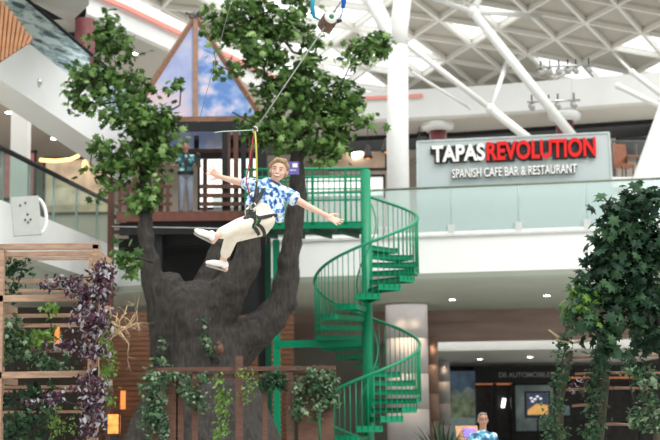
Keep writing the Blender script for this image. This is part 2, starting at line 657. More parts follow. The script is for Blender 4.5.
# ---- white branching column
bc = thing('branching_column', P(399, 232, 39.4).xy.to_3d() + V((0, 0, L1T)), 'tall white round column dividing into two arms under the roof', 'column')
top = P(398, 46, 39.4)
MB().tube([bc.location, V((bc.location.x, bc.location.y, 9)), top], [0.30, 0.295, 0.27], 24).build('shaft', STEEL_W, bc)
MB().tube([P(396, 52, 39.4), P(388, 30, 39.5), P(365, -14, 40)], [0.24, 0.23, 0.19], 18).build('arm', STEEL_W, bc)
MB().tube([P(398, 52, 39.4), P(399, 30, 39.4), P(404, -14, 39.2)], [0.27, 0.25, 0.24], 18).build('arm', STEEL_W, bc)

# ---- white roof struts
def strut(label, segs, D):
    base = P(segs[0][2], segs[0][3], D)
    t = thing('roof_strut', base, label, 'strut', 'roof struts')
    for (u0, v0, u1, v1, w0, d0, d1) in segs:
        MB().tube([P(u0, v0, D + d0), P(u1, v1, D + d1)], w0 / 2 / pxm(D), 14).build('tube', STEEL_W, t)
    n = segs[0]
    MB().ball(P(n[0], n[1], D + n[5]), n[4] * .62 / pxm(D)).build('node', STEEL_W, t)
    return t
strut('thick white diagonal strut with a branching node, running down to the sign', [(473, 12, 577, 142, 10, 0, -1), (473, 12, 428, -4, 6, 0, 3), (473, 12, 482, -8, 7, 0, 0), (473, 12, 540, 16, 5, 0, 3)], 45)
strut('white bent strut running from the branching column down behind the sign', [(491, 109, 534, 143, 9, 0, -.5), (491, 109, 404, 42, 6, 0, 0), (491, 109, 507, 62, 5, 0, 1)], 44)
strut('white strut at the right edge crossing below the glazed triangles', [(632, 72, 668, 100, 6, 0, 0), (632, 72, 612, 52, 3, 0, 4)], 43)
strut('lowest white strut at the right edge, under its parallel neighbour', [(618, 86, 668, 110, 6, 0, 0)], 42)
strut('thin white strut to the right of the branching column', [(470, 108, 412, 72, 3, 0, 0)], 46)

# ---- maroon columns with flared white capitals on level 1
def red_column(u, D, label):
    b = P(u, 135, D)
    t = thing('gallery_column', V((b.x, b.y, L1T)), label, 'column', 'maroon columns on the upper gallery')
    MB().tube([V((b.x, b.y, L1T)), V((b.x, b.y, L2B - .2))], 0.28, 20).build('shaft', REDCOL, t)
    MB().lathe((b.x, b.y, L2B - .26), [(.30, 0), (.50, .06), (.56, .2), (.56, .26)], 24).build('capital', WHITE, t)
red_column(438, 49.0, 'maroon round column with white capital behind the sign, nearest the branching column')
red_column(565, 47.6, 'maroon round column with white capital behind the end of the red lettering')
b_ = P(85, 40, 35.75)
b_.z = P(85, 110, 35.6).z
t = thing('gallery_column', b_, 'maroon column under the grey beam at the upper left', 'column', 'maroon columns on the upper gallery')
MB().tube([b_, V((b_.x, b_.y, L2B))], 0.25, 20).build('shaft', REDCOL, t)
b_ = P(21, 130, 44)
t = thing('square_pillar', V((b_.x, b_.y, L1T)), 'white square pillar behind the dark handrail on the left gallery', 'column')
MB().box((b_.x, b_.y, (L1T + L2B) / 2), (0.5, 0.5, L2B - L1T)).build('shaft', WHITE, t)

# ---- white sloping escalator at the left with glass side
esc = thing('escalator', P(0, 90, 33), 'white sloping escalator with glass sides painted with reflections at the upper left', 'escalator')
eb = [P(-45, 50, 31), P(45, 109, 34), P(150, 180, 37.5)]
et = [P(-45, -16, 31), P(45, 56, 34), P(150, 142, 37.5)]
mb = MB()
ex = V((-0.75, 0.6, 0))
for i in range(2):
    mb.prism([eb[i], eb[i + 1], et[i + 1], et[i]], ex)
mb.build('truss_cladding', WHITE, esc)
gt = [p + V((0, 0, 1.0)) for p in et]
mb = MB()
for i in range(2):
    mb.prism([et[i] + ex * .1, et[i + 1] + ex * .1, gt[i + 1] + ex * .1, gt[i] + ex * .1], ex * .02)
mb.build('glass_side', cloud_mat('painted_reflection_glass', [(0.38, (0.07, 0.12, 0.13)), (0.45, (0.42, 0.55, 0.56)), (0.5, (0.20, 0.31, 0.32)), (0.56, (0.62, 0.73, 0.73))], 2.2, (0.6, 0.6, 3.6), 2, 0.15), esc)  # noise colours paint the roof's reflections onto the glass
MB().tube([p + ex * .11 + V((0, 0, .04)) for p in gt], 0.05, 8).build('handrail', BLACK, esc)
d_ = P(38, 83, 33.8)
MB().ball(d_ + V((.02, -.03, 0)), (.07, .05, .11)).build('camera_dome', CHROME, esc)
# slatted timber panel in front
sl = thing('slatted_panel', P(0, 60, 29.5), 'orange-brown slatted timber panel at the left edge above the escalator', 'panel')
mb = MB()
for i in range(11):
    u = -14 + i * 4.1
    f = max(0, (u - 0) / 30)
    vt = 3 + (u) * 1.25 if u > -4 else -4
    vb = 62 - max(u, -14) * .66
    if vb - vt > 3:
        mb.bar(P(u + 5, vt, 29.5), P(u, vb, 29.5), 0.06, 0.05, (0, 1, 0))
mb.build('slats', mat('orange_slats', (0.45, 0.22, 0.11), 0.5, var=.15), sl)
MB().prism([P(-14, -6, 29.62), P(2, 2, 29.62), P(31, 41, 29.62), P(-14, 71, 29.62)], (0, .06, 0)).build('backing', mat('slat_backing', (0.30, 0.14, 0.07), .6), sl)

# ---- balustrades of level 1
def balustrade(a, b, n, label, rail_m, glass_m, clamps, h=1.09, out=-0.05, rail_r=0.03, posts=False):
    d = (b - a)
    L = d.length
    d = d.normalized()
    nn = V((d.y, -d.x, 0))
    base = V((a.x, a.y, L1T))
    t = thing('glass_balustrade', base, label, 'balustrade', 'glass balustrades of the upper gallery')
    for i in range(n):
        p = a + d * (L * i / n + .012) + nn * out
        q = a + d * (L * (i + 1) / n - .012) + nn * out
        z0 = L1T - 0.05
        MB().prism([V((p.x, p.y, z0)), V((q.x, q.y, z0)), V((q.x, q.y, L1T + h)), V((p.x, p.y, L1T + h))], nn * 0.018).build('pane', glass_m, t)
    for i in range(n + 1):
        p = a + d * min(max(L * i / n, .1), L - .1) + nn * (out + .01)
        if clamps:
            MB().box((p.x, p.y, L1T + .07), (0.17, 0.1, 0.22), rotz(math.atan2(d.y, d.x))).build('clamp', mat('satin_clamp', (.55, .58, .57), .5), t)
        if posts:
            MB().box((p.x - nn.x * .05, p.y - nn.y * .05, L1T + h / 2), (0.05, 0.05, h)).build('post', CHROME, t)
    pa, pb = a + nn * out, b + nn * out
    MB().tube([V((pa.x, pa.y, L1T + h + .02)), V((pb.x, pb.y, L1T + h + .02))], rail_r, 8).build('handrail', rail_m, t)
    return t
RAILG = mat('olive_handrail', (0.16, 0.18, 0.13), 0.4)
balustrade(path1[4], path1[5], 4, 'clear glass balustrade in front of the restaurant sign', RAILG, GLASS, True)
balustrade(path1[3], path1[4], 3, 'glass balustrade behind the green bridge and trunk', RAILG, GLASS, True)
balustrade(path1[5], path1[6], 4, 'glass balustrade at the right edge above the dark tree', RAILG, GLASS, True)
balustrade(path1[1], path1[2], 5, 'green-tinted glass balustrade with black handrail on the left gallery', BLACK, GLASS_G, False, h=1.1, rail_r=.06, posts=True)
balustrade(path1[0], path1[1], 3, 'green-tinted glass balustrade at the far left edge of the gallery', BLACK, GLASS_G, False, h=1.1, rail_r=.06, posts=True)

# ---- restaurant sign
dS = (path1[5] - path1[4]).normalized()
nS = V((dS.y, -dS.x, 0))
angS = math.atan2(dS.y, dS.x)
def on_sign(u, v, off=0.0):
    """point on the sign's plane"""
    o = path1[4] - nS * 0.35 + nS * off
    r = RM @ V(((u - 330) / FPX, (220 - v) / FPX, -1))
    c = V((0, 0, CAMZ))
    k = (o - c).dot(nS) / r.dot(nS)
    return c + r * k
s0, s1 = on_sign(418, 232), on_sign(614, 227)
sg = thing('restaurant_sign', V((s0.x, s0.y, L1T)), 'large frosted glass panel lettered TAPAS REVOLUTION in white and red', 'sign')
FROST = glass_mat('frosted_sign_glass', (0.70, 0.78, 0.80), 0.06, 0.7, (0.68, 0.76, 0.77))
a_, b_, c_, d_ = V((s0.x, s0.y, L1T)), V((s1.x, s1.y, L1T)), on_sign(609, 133), on_sign(417, 141)
zt = (c_.z + d_.z) / 2
MB().prism([a_, b_, V((c_.x, c_.y, zt)), V((d_.x, d_.y, zt))], -nS * 0.03).build('panel', FROST, sg)
mb = MB()
for p, q in ((a_, V((d_.x, d_.y, zt))), (V((d_.x, d_.y, zt)), V((c_.x, c_.y, zt))), (V((c_.x, c_.y, zt)), b_)):
    mb.bar(p, q, 0.04, 0.04)
mb.build('frame', mat('sign_frame', (0.5, 0.58, 0.58), 0.4), sg)

def lettering(txt, u0, u1, v_top, v_bot, mat_, name, parent, off, ext=0.03, bold=0.0, mid_u=None, plane=on_sign, depthdir=None, ang=None):
    cu = bpy.data.curves.new(name, 'FONT')
    cu.body = txt
    cu.size = 1.0
    cu.extrude = 0.02
    cu.offset = bold
    ob = bpy.data.objects.new(name, cu)
    COL.objects.link(ob)
    dg = bpy.context.evaluated_depsgraph_get()
    me = bpy.data.meshes.new_from_object(ob.evaluated_get(dg))
    bpy.data.objects.remove(ob)
    xs = [v.co.x for v in me.vertices]
    ys = [v.co.y for v in me.vertices]
    x0, x1, y0, y1 = min(xs), max(xs), min(ys), max(ys)
    um = (u0 + u1) / 2
    A, B = plane(u0, (v_top + v_bot) / 2, off), plane(u1, (v_top + v_bot) / 2, off)
    W = (V((B.x, B.y, 0)) - V((A.x, A.y, 0))).length
    T, Bo = plane(um, v_top, off), plane(um, v_bot, off)
    H = T.z - Bo.z
    M_ = Matrix.Translation((A.x, A.y, Bo.z)) @ Matrix.Rotation(ang if ang is not None else angS, 4, 'Z') @ Matrix.Rotation(PI / 2, 4, 'X') @ \
        Matrix.Diagonal((W / (x1 - x0), H / (y1 - y0), ext / 0.04, 1)) @ Matrix.Translation((-x0, -y0, 0))
    me.transform(M_)
    me.transform(Matrix.Translation(-wloc(parent)))
    me.materials.clear()
    me.materials.append(mat_)
    for p in me.polygons:
        p.material_index = 0
    o = bpy.data.objects.new(name, me)
    COL.objects.link(o)
    o.parent = parent
    return o
LW = mat('white_letter', (0.92, 0.92, 0.90), 0.4, var=0.0)
LR = mat('red_letter', (0.78, 0.02, 0.02), 0.35, var=0.05)
LB = mat('black_letter_shadow', (0.03, 0.03, 0.03), 0.5)
lettering('TAPAS', 432, 485, 144.5, 161.5, LW, 'white_lettering', sg, 0.10, 0.05, 0.03)
lettering('TAPAS', 430.5, 484, 145.5, 163, LB, 'lettering_shadow', sg, 0.04, 0.03, 0.2)
lettering('REVOLUTION', 486.5, 596, 139.5, 158.5, LR, 'red_lettering', sg, 0.10, 0.05, 0.03)
lettering('REVOLUTION', 486, 595.5, 140.5, 160.5, LB, 'lettering_shadow', sg, 0.04, 0.03, 0.2)
lettering('SPANISH CAFE BAR & RESTAURANT', 452, 577, 166.5, 175.5, LW, 'small_white_lettering', sg, 0.10, 0.03, 0.012)
lettering('SPANISH CAFE BAR & RESTAURANT', 451.5, 577.5, 167.2, 176.6, mat('grey_letter_shadow', (0.10, 0.11, 0.11), .5), 'lettering_shadow', sg, 0.04, 0.03, 0.04)

# ---- upper shops behind the glass
SH_EMIT = mat('lit_shop_window', (0.95, 0.97, 0.92), emit=0.95, var=0.04, scale=.7)
def shop_window(u0, v0, u1, v1, D, m, label, cat='shop window', name='shop_window'):
    a, b = P(u0, v1, D), P(u1, v0, D)
    c = (a + b) / 2
    t = thing(name, V((c.x, D, a.z)), label, cat)
    MB().box((c.x, D, c.z), (b.x - a.x, 0.08, b.z - a.z)).build('panel', m, t)
    mb = MB()
    for x in (a.x, b.x):
        mb.box((x, D - .05, c.z), (0.08, 0.12, b.z - a.z + .08))
    for z in (a.z, b.z):
        mb.box((c.x, D - .05, z), (b.x - a.x + .08, 0.12, 0.08))
    mb.build('frame', BLACK, t)
    if a.z > L1T + .1:
        MB().box((c.x, D, (a.z + L1T) / 2), (b.x - a.x, .1, a.z - L1T)).build('stall_riser', SHOPWALL, t)
    return t
shop_window(199, 155, 262, 209, 48, SH_EMIT, 'bright white shop window behind the launch tower rails')
shop_window(300, 176, 384, 198, 50, mat('white_counter_light', (0.95, 0.97, 0.93), emit=0.5, var=.05), 'bright white shop window behind the green bridge railing')
shop_window(420, 128, 425, 200, 50.5, mat('shop_dark', (0.05, .05, .05), .5), 'narrow dark shop doorway left of the maroon column', 'doorway', 'shop_doorway')
shop_window(330, 146, 386, 170, 54, mat('warm_wall_glow', (0.48, 0.36, 0.27), .6, var=.3, scale=1.2, emit=0.22), 'warm beige shopfront beyond the bridge')  # wall glows faintly in place of shop lighting
shop_window(-12, 152, 36, 200, 47, mat('maroon_wall_glow', (0.32, 0.12, 0.12), .6, var=.15, emit=.45), 'maroon shopfront panel on the left gallery')  # glow added to the wall to brighten it behind the glass
shop_window(44, 158, 112, 214, 50, mat('beige_wall_glow', (0.50, 0.38, 0.26), .6, var=.4, scale=1.8, emit=0.25), 'beige shopfront with shelves on the left gallery')  # faint emission stands in for light on the shelves
shop_window(617, 138, 670, 160, 50, mat('dim_wall_glow', (0.10, 0.10, 0.10), .6, var=.5, scale=1.6, emit=.15), 'dim shopfront right of the sign')  # slight emission on the wall imitates light inside the shop
a, b = P(612, 177, 42.7), P(690, 177, 42.7)
TZ = a.z
te = thing('raised_terrace', V(((a.x + b.x) / 2, 44.5, L1T)), 'white raised terrace behind the glass right of the sign', 'terrace')
MB().box(((a.x + b.x) / 2, 44.8, TZ - .15), (b.x - a.x, 4.2, .3)).build('slab', WHITE, te)
MB().box(((a.x + b.x) / 2, 44.85, (TZ - .3 + L1T) / 2), (b.x - a.x - .1, 4.0, TZ - .3 - L1T)).build('plinth', mat('pale_shop_wall', (0.62, 0.67, 0.64), .6, var=.1), te)
MB().tube([a + V((.05, .05, 1.05)), b + V((0, .05, 1.05))], .03, 8).build('rail', mat('dark_rail', (.12, .12, .12), .4), te)
for k in range(4):
    p = a.lerp(b, .03 + k * .3)
    MB().tube([p + V((0, .05, 0)), p + V((0, .05, 1.05))], .02, 6).build('post', mat('dark_rail', (.12, .12, .12), .4), te)
# orange cove light on the left gallery
cv = thing('cove_light', P(60, 158, 46), 'curved orange cove light in the left gallery ceiling', 'light')
MB().tube([P(40, 160, 46), P(56, 161, 46.4), P(70, 159.5, 46.2), P(78, 156, 45.6)], 0.06, 8).build('glow', mat('orange_cove', (1, 0.55, 0.2), emit=2.2, var=0), cv)
sc_ = tag(MB().ball(P(85, 166, 45), (.1, .08, .2)).build('wall_sconce', mat('sconce_glow', (1, .6, .25), emit=1.2, var=0)), 'warm glowing wall sconce right of the orange cove light', 'light')
# pendants
for i, (u, v, lb) in enumerate([(368, 158, 'dark cone pendant lamp above the bridge railing, left of the white column'), (386, 152, 'dark cone pendant lamp touching the left edge of the white column'), (420, 163, 'dark cone pendant lamp just right of the white column')]):
    c = P(u, v, 49.5)
    t = thing('pendant_lamp', c, lb, 'lamp', 'pendant lamps in the upper restaurant')
    MB().lathe(c, [(.17, 0), (.15, .06), (.06, .38), (.03, .46)], 16).build('shade', BLACK, t)
    MB().tube([c + V((0, 0, .4)), V((c.x, c.y, L2B))], 0.012, 6).build('cord', BLACK, t)
    MB().ball(c + V((0, 0, .02)), .07).build('bulb', LAMP_W, t)
c = P(356, 152, 53.9)
tag(MB().ball(c, (.22, .08, .22)).build('wall_sconce', LAMP), 'round bright wall lamp beyond the green railing', 'light')
# restaurant furniture right of the sign
def rest_chair(u, D, rz, label):
    b = P(u, 170, D)
    t = thing('restaurant_chair', V((b.x, b.y, TZ)), label, 'chair', 'chairs in the upper restaurant')
    R_ = rotz(rz)
    q = t.location
    LEATH = mat('tan_leather', (0.28, 0.11, 0.06), .5)
    MB().box(q + V((0, 0, .46)), (.46, .46, .09), R_).build('seat', LEATH, t)
    MB().box(q + R_ @ V((0, .21, .82)), (.46, .08, .7), R_ @ Matrix.Rotation(-.12, 3, 'X')).build('backrest', LEATH, t)
    for sx in (-1, 1):
        for sy in (-1, 1):
            p = q + R_ @ V((sx * .19, sy * .19, 0))
            MB().tube([p, p + V((0, 0, .44))], .02, 6).build('leg', WOOD_D, t)
rest_chair(624, 43.6, .4, 'tan chair on the white terrace just right of the sign')
rest_chair(653, 43.6, -.5, 'tan chair on the white terrace beside the white cone canopy')
b = P(639, 170, 43.8)
tb = thing('restaurant_table', V((b.x, b.y, TZ)), 'wooden table between two tan chairs right of the sign', 'table')
MB().box(tb.location + V((0, 0, .74)), (.8, .8, .06)).build('tabletop', WOOD, tb)
MB().tube([tb.location, tb.location + V((0, 0, .72))], .05, 10).build('pedestal', BLACK, tb)
MB().lathe(tb.location, [(.26, 0), (.26, .03), (.05, .06)], 18).build('base', BLACK, tb)
# white tent-like cone at the right edge
cb = P(665, 163, 40.8)
tag(MB().lathe((cb.x, cb.y, L1T), [(1.6, 0), (1.55, .1), (.85, 2.1), (.1, 4.0), (.02, 4.2)], 24).build('white_cone', WHITE, origin=(cb.x, cb.y, L1T)), 'white cone-shaped canopy at the right edge beside the sign', 'canopy')

# ---- downlights
LRING = mat('lamp_ring', (.8, .8, .78), .4)
dl = None
def downlight(p, label, grp, r=0.09):
    global dl
    if dl is None:
        dl = thing('downlight', p, label, 'light', grp)
        MB().lathe(p + V((0, 0, -.02)), [(.07, 0), (.10, 0), (.11, .02), (.07, .02)], 18).build('ring', LRING, dl)
        MB().lathe(p + V((0, 0, -.025)), [(.0, 0), (.085, 0), (.085, .012), (0, .012)], 18).build('lens', LAMP, dl)
        return dl
    return copy_tree(dl, p, label, grp)
for u, v, lb in [(452, 299, 'round downlight in the balcony soffit above the bronze bulkhead, left one'), (547, 295, 'round downlight in the balcony soffit, nearer the dark tree'), (612, 292, 'round downlight in the balcony soffit behind the dark tree')]:
    downlight(PZ(u, v, L1B - .005), lb, 'downlights under the balcony')
for u, v, lb in [(480, 358.5, 'small downlight in the white shop ceiling, left of two'), (530, 356.5, 'small downlight in the white shop ceiling, right of two')]:
    downlight(PZ(u, v, 3.895), lb, 'downlights in the shop ceiling')
for u, v, lb in [(55, 138, 'round downlight in the beige ceiling of the left gallery'), (132, 53, 'round downlight under the white fascia above the left tree crown'), (10, 112, 'round downlight left of the white square pillar')]:
    o = downlight(PZ(u, v, L2B - .005), lb, 'downlights under the upper gallery')
    o.scale = (1.7, 1.7, 1)

# ---- stage spotlights hung under the roof
def spot(p, label, grp, back):
    t = thing('spotlight', p, label, 'light', grp)
    R_ = Matrix.Rotation(math.radians(-60), 3, 'X')
    MB().lathe(p, [(.05, -.11), (.09, -.10), (.105, .11), (.08, .12)], 12, R_).build('housing', mat('spot_body', (.42, .42, .41), .4), t)
    MB().tube([p, V((p.x, p.y, p.z + .38))], .025, 6).build('bracket', BLACK, t)
for k, (u, v) in enumerate([(541, 73), (550, 72), (559, 72), (568, 71), (576, 71), (589, 70)]):
    spot(P(u, v, 46), ('first', 'second', 'third', 'fourth', 'fifth', 'sixth')[k] + ' dark spotlight from the left on the upper lighting bar', 'upper lighting bar spotlights', None)
for k, (u, v) in enumerate([(532, 107), (549, 107), (558, 106), (574, 105)]):
    spot(P(u, v, 45.0), ('first', 'second', 'third', 'fourth')[k] + ' spotlight from the left on the lower lighting bar before the fascia', 'lower lighting bar spotlights', None)
br = [P(536, 67.5, 46), P(594, 64.5, 46)]
br2 = [P(527, 102, 45), P(580, 100, 45)]
for q, lb in ((br, 'thin upper lighting bar carrying six spotlights under the roof'), (br2, 'thin lower lighting bar carrying four spotlights before the fascia')):
    t = thing('lighting_bar', q[0], lb, 'lighting bar')
    MB().tube(q, .035, 8).build('rail', CHROME, t)
    for f in (.15, .85):
        p = q[0].lerp(q[1], f)
        MB().tube([p, p + V((0, 0, 17.2 - p.z))], .005, 5).build('hanger_wire', CHROME, t)

# ---- ground floor columns with warm downlights
CLAD = mat('lilac_white_cladding', (0.62, 0.59, 0.60), .45, var=.03)
def clad_column(u, D, wpx, m, label, top):
    b = P(u, 430, D)
    t = thing('clad_column', V((b.x, b.y, 0)), label, 'column', 'clad columns on the ground floor')
    r = wpx / 2 / pxm(D)
    mb = MB()
    for k in range(5):
        z0, z1 = top * k / 5 + .006, top * (k + 1) / 5 - .006
        mb.tube([V((b.x, b.y, z0)), V((b.x, b.y, z1))], r, 28)
    mb.build('cladding', m, t)
    MB().tube([V((b.x, b.y, 0)), V((b.x, b.y, top))], r * .985, 20).build('core', BLACK, t)
    return b, r
def warm_spot(p, power, blend_=.8, size=75, tilt=(0, 0)):
    d = bpy.data.lights.new('column_spot', 'SPOT')
    d.energy = power
    d.color = (1, .72, .48)
    d.spot_size = math.radians(size)
    d.spot_blend = blend_
    d.shadow_soft_size = .08
    o = bpy.data.objects.new('column_spot', d)
    o.location = p
    o.rotation_euler = (tilt[0], tilt[1], 0)
    COL.objects.link(o)
b, r = clad_column(408.5, 44, 42, CLAD, 'wide lilac-white clad column behind the spiral staircase', L1B)
for dx in (-.3, .28):
    warm_spot(V((b.x + dx, b.y - r - .4, L1B - .05)), 75, 1.0, 70, tilt=(.22, 0))
b, r = clad_column(434, 45.6, 11, mat('brown_cladding', (.30, .19, .14), .45, var=.1), 'narrow brown column lit warmly beside the wide clad column', 4.2)
warm_spot(V((b.x, b.y - r - .16, 4.1)), 22, tilt=(.1, 0))
b, r = clad_column(445, 55, 12, CLAD, 'slim lilac-white column left of the mountain poster', 3.9)
warm_spot(V((b.x, b.y - r - .16, 3.8)), 16, tilt=(.1, 0))
b, r = clad_column(271, 46.5, 22, CLAD, 'pale column seen between the tree trunk and green posts', 4.1)
warm_spot(V((b.x, b.y - r - .2, 4.0)), 24, tilt=(.1, 0))

# ---- car showroom shopfront
SD = 58.0
def sp_(u, v, off=0.0):
    return P(u, v, SD - off)
sf = thing('shopfront', V((sp_(530, 430).x, SD, 0)), 'dark car showroom front lettered DS AUTOMOBILES with brown lit pelmets', 'shopfront')
a, b = sp_(474, 368), sp_(680, 382)
MB().box(((a.x + b.x) / 2, SD + .1, (a.z + b.z) / 2 + .05), (b.x - a.x, .3, a.z - b.z + .05)).build('fascia', BLACK, sf)
MB().box(((a.x + b.x) / 2, SD + 1.2, b.z / 2), (b.x - a.x, .2, b.z)).build('back_panel', mat('showroom_dark', (.03, .027, .025), .4, var=.4), sf)
mb = MB()
for u in (474, 495, 513, 556, 592, 640, 676):
    p = sp_(u, 400)
    MB().box((p.x, SD + .1, b.z / 2), (.14, .22, b.z)).build('mullion', BLACK, sf)
for u0, u1 in ((476, 494), (497, 512)):
    p, q = sp_(u0, 383.5), sp_(u1, 383.5)
    MB().box(((p.x + q.x) / 2, SD + .25, p.z), (q.x - p.x, .25, .08)).build('pelmet_light', mat('copper_glow', (.55, .20, .08), emit=.5), sf)
for u0, u1 in ((558, 590), (594, 638)):
    p, q = sp_(u0, 378), sp_(u1, 378)
    MB().box(((p.x + q.x) / 2, SD - .1, p.z), (q.x - p.x, .2, .05)).build('pelmet_light', mat('copper_glow', (.55, .20, .08)), sf)
lettering('DS AUTOMOBILES', 499, 553, 372.3, 377.2, mat('dull_letter', (.33, .32, .31), .5, emit=.06), 'lettering', sf, 0.12, .03, .01, plane=sp_, ang=0)
shop_window(515, 384, 554, 432, 58.9, mat('showroom_interior', (.16, .20, .19), .5, var=.5, scale=1.6, emit=.25), 'pale showroom interior seen left of the vine post', 'shop window')
# screens
def screen(u0, v0, u1, v1, D, m, label):
    a, b = P(u0, v1, D), P(u1, v0, D)
    c = (a + b) / 2
    t = thing('display_screen', V((c.x, D, a.z)), label, 'screen')
    MB().box((c.x, D, c.z), (b.x - a.x, .07, b.z - a.z)).build('housing', BLACK, t)
    MB().box((c.x, D - .045, c.z), (b.x - a.x - .12, .02, b.z - a.z - .12)).build('screen', m, t)
    MB().tube([V((c.x, D + .05, 0)), V((c.x, D + .05, c.z))], .04, 8).build('stand', BLACK, t)
    return t, a, b
t, a, b = screen(525, 391, 550, 418, 56, mat('screen_night', (.05, .06, .10), emit=.5, var=.3), 'lit showroom screen with an orange car curve on dark blue')
mb = MB().prism([V((a.x + .1, 55.94, a.z + .12)), V((a.x + .1, 55.94, a.z + .28)), V((a.x + .42, 55.94, a.z + .52)), V((b.x - .1, 55.94, a.z + .46)), V((b.x - .1, 55.94, a.z + .12))], (0, .012, 0))
mb.build('picture_shape', mat('screen_orange', (.75, .40, .12), emit=.55), t)
mb = MB()
for i, (fx, fz) in enumerate([(.25, .74), (.4, .7), (.5, .8), (.3, .62), (.62, .72)]):
    MB().box((a.x + (b.x - a.x) * fx, 55.94, a.z + (b.z - a.z) * fz), (.09, .012, .06)).build('picture_mark', mat('screen_white', (.9, .9, .95), emit=.8, var=0), t)
t, a, b = screen(553, 404, 571, 417, 55, mat('screen_grey', (.10, .13, .14), emit=.35, var=.5, scale=3), 'small dim screen behind the vine post')
tag(MB().box(sp_(503.5, 403, -.6), (.13, .05, .36), Matrix.Rotation(.22, 3, 'Y')).build('light_panel', mat('white_glow', (1, 1, 1), emit=2.2, var=0)), 'small tilted white light panel on the dark shopfront', 'light')
# mountain poster
a, b = P(449, 440, 57), P(475, 371, 57)
po = thing('mountain_poster', V(((a.x + b.x) / 2, 57, 0)), 'tall poster of green mountains under a blue sky left of the showroom', 'poster')
H_ = b.z
MB().box(((a.x + b.x) / 2, 57.05, H_ / 2), (b.x - a.x, .08, H_)).build('sky_print', mat('poster_sky', (.10, .16, .24), .5, var=.5, scale=1.5, emit=.15), po)  # sky and hill prints get a faint added glow to brighten them
def ridge(vs_, y, m, nm):
    pts = [P(u, v, y) for u, v in vs_]
    MB().prism(pts + [V((pts[-1].x, y, .05)), V((pts[0].x, y, .05))], (0, .01, 0)).build(nm, m, po)
ridge([(449.5, 393), (455, 388), (461, 394), (468, 386), (474.5, 390)], 56.99, mat('poster_far_hill', (.20, .24, .20), .5, var=.3, scale=3, emit=.2), 'far_ridge')
ridge([(449.5, 396), (456, 402), (462, 397), (474.5, 401)], 56.97, mat('poster_green_hill', (.20, .25, .15), .5, var=.5, scale=4, emit=.2), 'near_ridge')
ridge([(449.5, 419), (460, 417), (474.5, 418)], 56.95, mat('poster_lake', (.28, .36, .34), .5, var=.2, emit=.2), 'lake')

# ---- info kiosk and dark potted plant by the standing man
kb = P(467, 440, 26)
kk = thing('info_kiosk', V((kb.x, kb.y, 0)), 'low orange-wood kiosk with a purple screen beside the man in glasses', 'kiosk')
kz = P(461, 430, 26).z
MB().box((kb.x, kb.y, kz / 2 - .05), (.32, .3, kz - .1)).build('body', mat('orange_wood', (.42, .22, .11), .5, var=.2), kk)
R_ = Matrix.Rotation(math.radians(40), 3, 'X')
MB().box((kb.x, kb.y - .05, kz - .06), (.38, .36, .04), R_).build('top', mat('orange_wood', (.42, .22, .11)), kk)
MB().box(V((kb.x, kb.y - .05, kz - .06)) + R_ @ V((.04, -.03, .03)), (.22, .22, .02), R_).build('screen', mat('purple_screen', (.16, .10, .5), emit=.7, var=.2), kk)
rng = random.Random(11)
pb = P(442, 440, 25.2)
pl = thing('potted_plant', V((pb.x, pb.y, 0)), 'dark strap-leaved potted plant at the foot of the clad columns', 'plant')
MB().lathe(pl.location, [(.2, 0), (.26, .4), (.28, .85), (.25, .86), (.22, .8)], 20).build('pot', BLACK, pl)
mb = MB()
for i in range(70):
    az, L_ = rng.uniform(0, 2 * PI), rng.uniform(.6, 1.0)
    d = V((math.cos(az), math.sin(az), 0))
    lean = rng.uniform(.2, .85)
    sd = V((-d.y, d.x, 0))
    pts = []
    for k in range(5):
        f = k / 4
        pts.append(pl.location + V((0, 0, .82)) + d * (L_ * lean * f) + V((0, 0, L_ * (f - .45 * lean * f * f))))
    vs_ = []
    for k, p in enumerate(pts):
        w_ = .025 * (1 - (k / 4) ** 2) + .002
        vs_ += [p - sd * w_, p + sd * w_]
    mb.add(vs_, [(2 * k, 2 * k + 1, 2 * k + 3, 2 * k + 2) for k in range(4)], rng.randint(0, 1))
mb.build('foliage', L_DARK[:2], pl)

# =================================================================== SPIRAL STAIRCASE
STD = 33.0
sc0 = P(367, 300, STD)
SX, SY = sc0.x, sc0.y
st = thing('spiral_staircase', V((SX, SY, 0)), 'bright green spiral staircase winding round a central pole', 'staircase')
RIS, STEP = 0.2, math.radians(25.7)
R_OUT, R_IN = 1.13, 0.09
z_at = lambda n: P(367, 236, STD).z - RIS * n
NT = int((z_at(0) - 0.05) / RIS)
a_at = lambda n: math.radians(90) - STEP * n
def pol(r, a, z):
    return V((SX + r * math.cos(a), SY + r * math.sin(a), z))
MB().tube([V((SX, SY, 0)), V((SX, SY, P(365, 170, STD).z))], 0.115, 20).build('pole', GREEN, st)
for n in range(1, NT + 1):
    z = z_at(n)
    a0, a1 = a_at(n - .5), a_at(n + .56)
    top, arc = [], 5
    poly = [pol(R_IN, a0, z), pol(R_IN, a1, z)]
    poly += [pol(R_OUT, a1 + (a0 - a1) * k / arc, z) for k in range(arc + 1)]
    mb = MB().prism(poly, (0, 0, -0.035), 1)
    # upturned front and side plates
    for ang in (a0, a1):
        mb.prism([pol(R_IN, ang, z - .10), pol(R_OUT, ang, z - .10), pol(R_OUT, ang, z + .01), pol(R_IN, ang, z + .01)],
                 V((-math.sin(ang), math.cos(ang), 0)) * .012, 0)
    for k in range(arc):
        p, q = a1 + (a0 - a1) * k / arc, a1 + (a0 - a1) * (k + 1) / arc
        mb.prism([pol(R_OUT, p, z - .10), pol(R_OUT, q, z - .10), pol(R_OUT, q, z + .03), pol(R_OUT, p, z + .03)], V((math.cos(p), math.sin(p), 0)) * .012, 0)
    mb.build('tread', [GREEN, GREEN_D], st)
def helix(r, n0, n1, h, k=6):
    m = int((n1 - n0) * k) + 1
    return [pol(r, a_at(n0 + (n1 - n0) * i / m), z_at(n0 + (n1 - n0) * i / m) + h) for i in range(m + 1)]
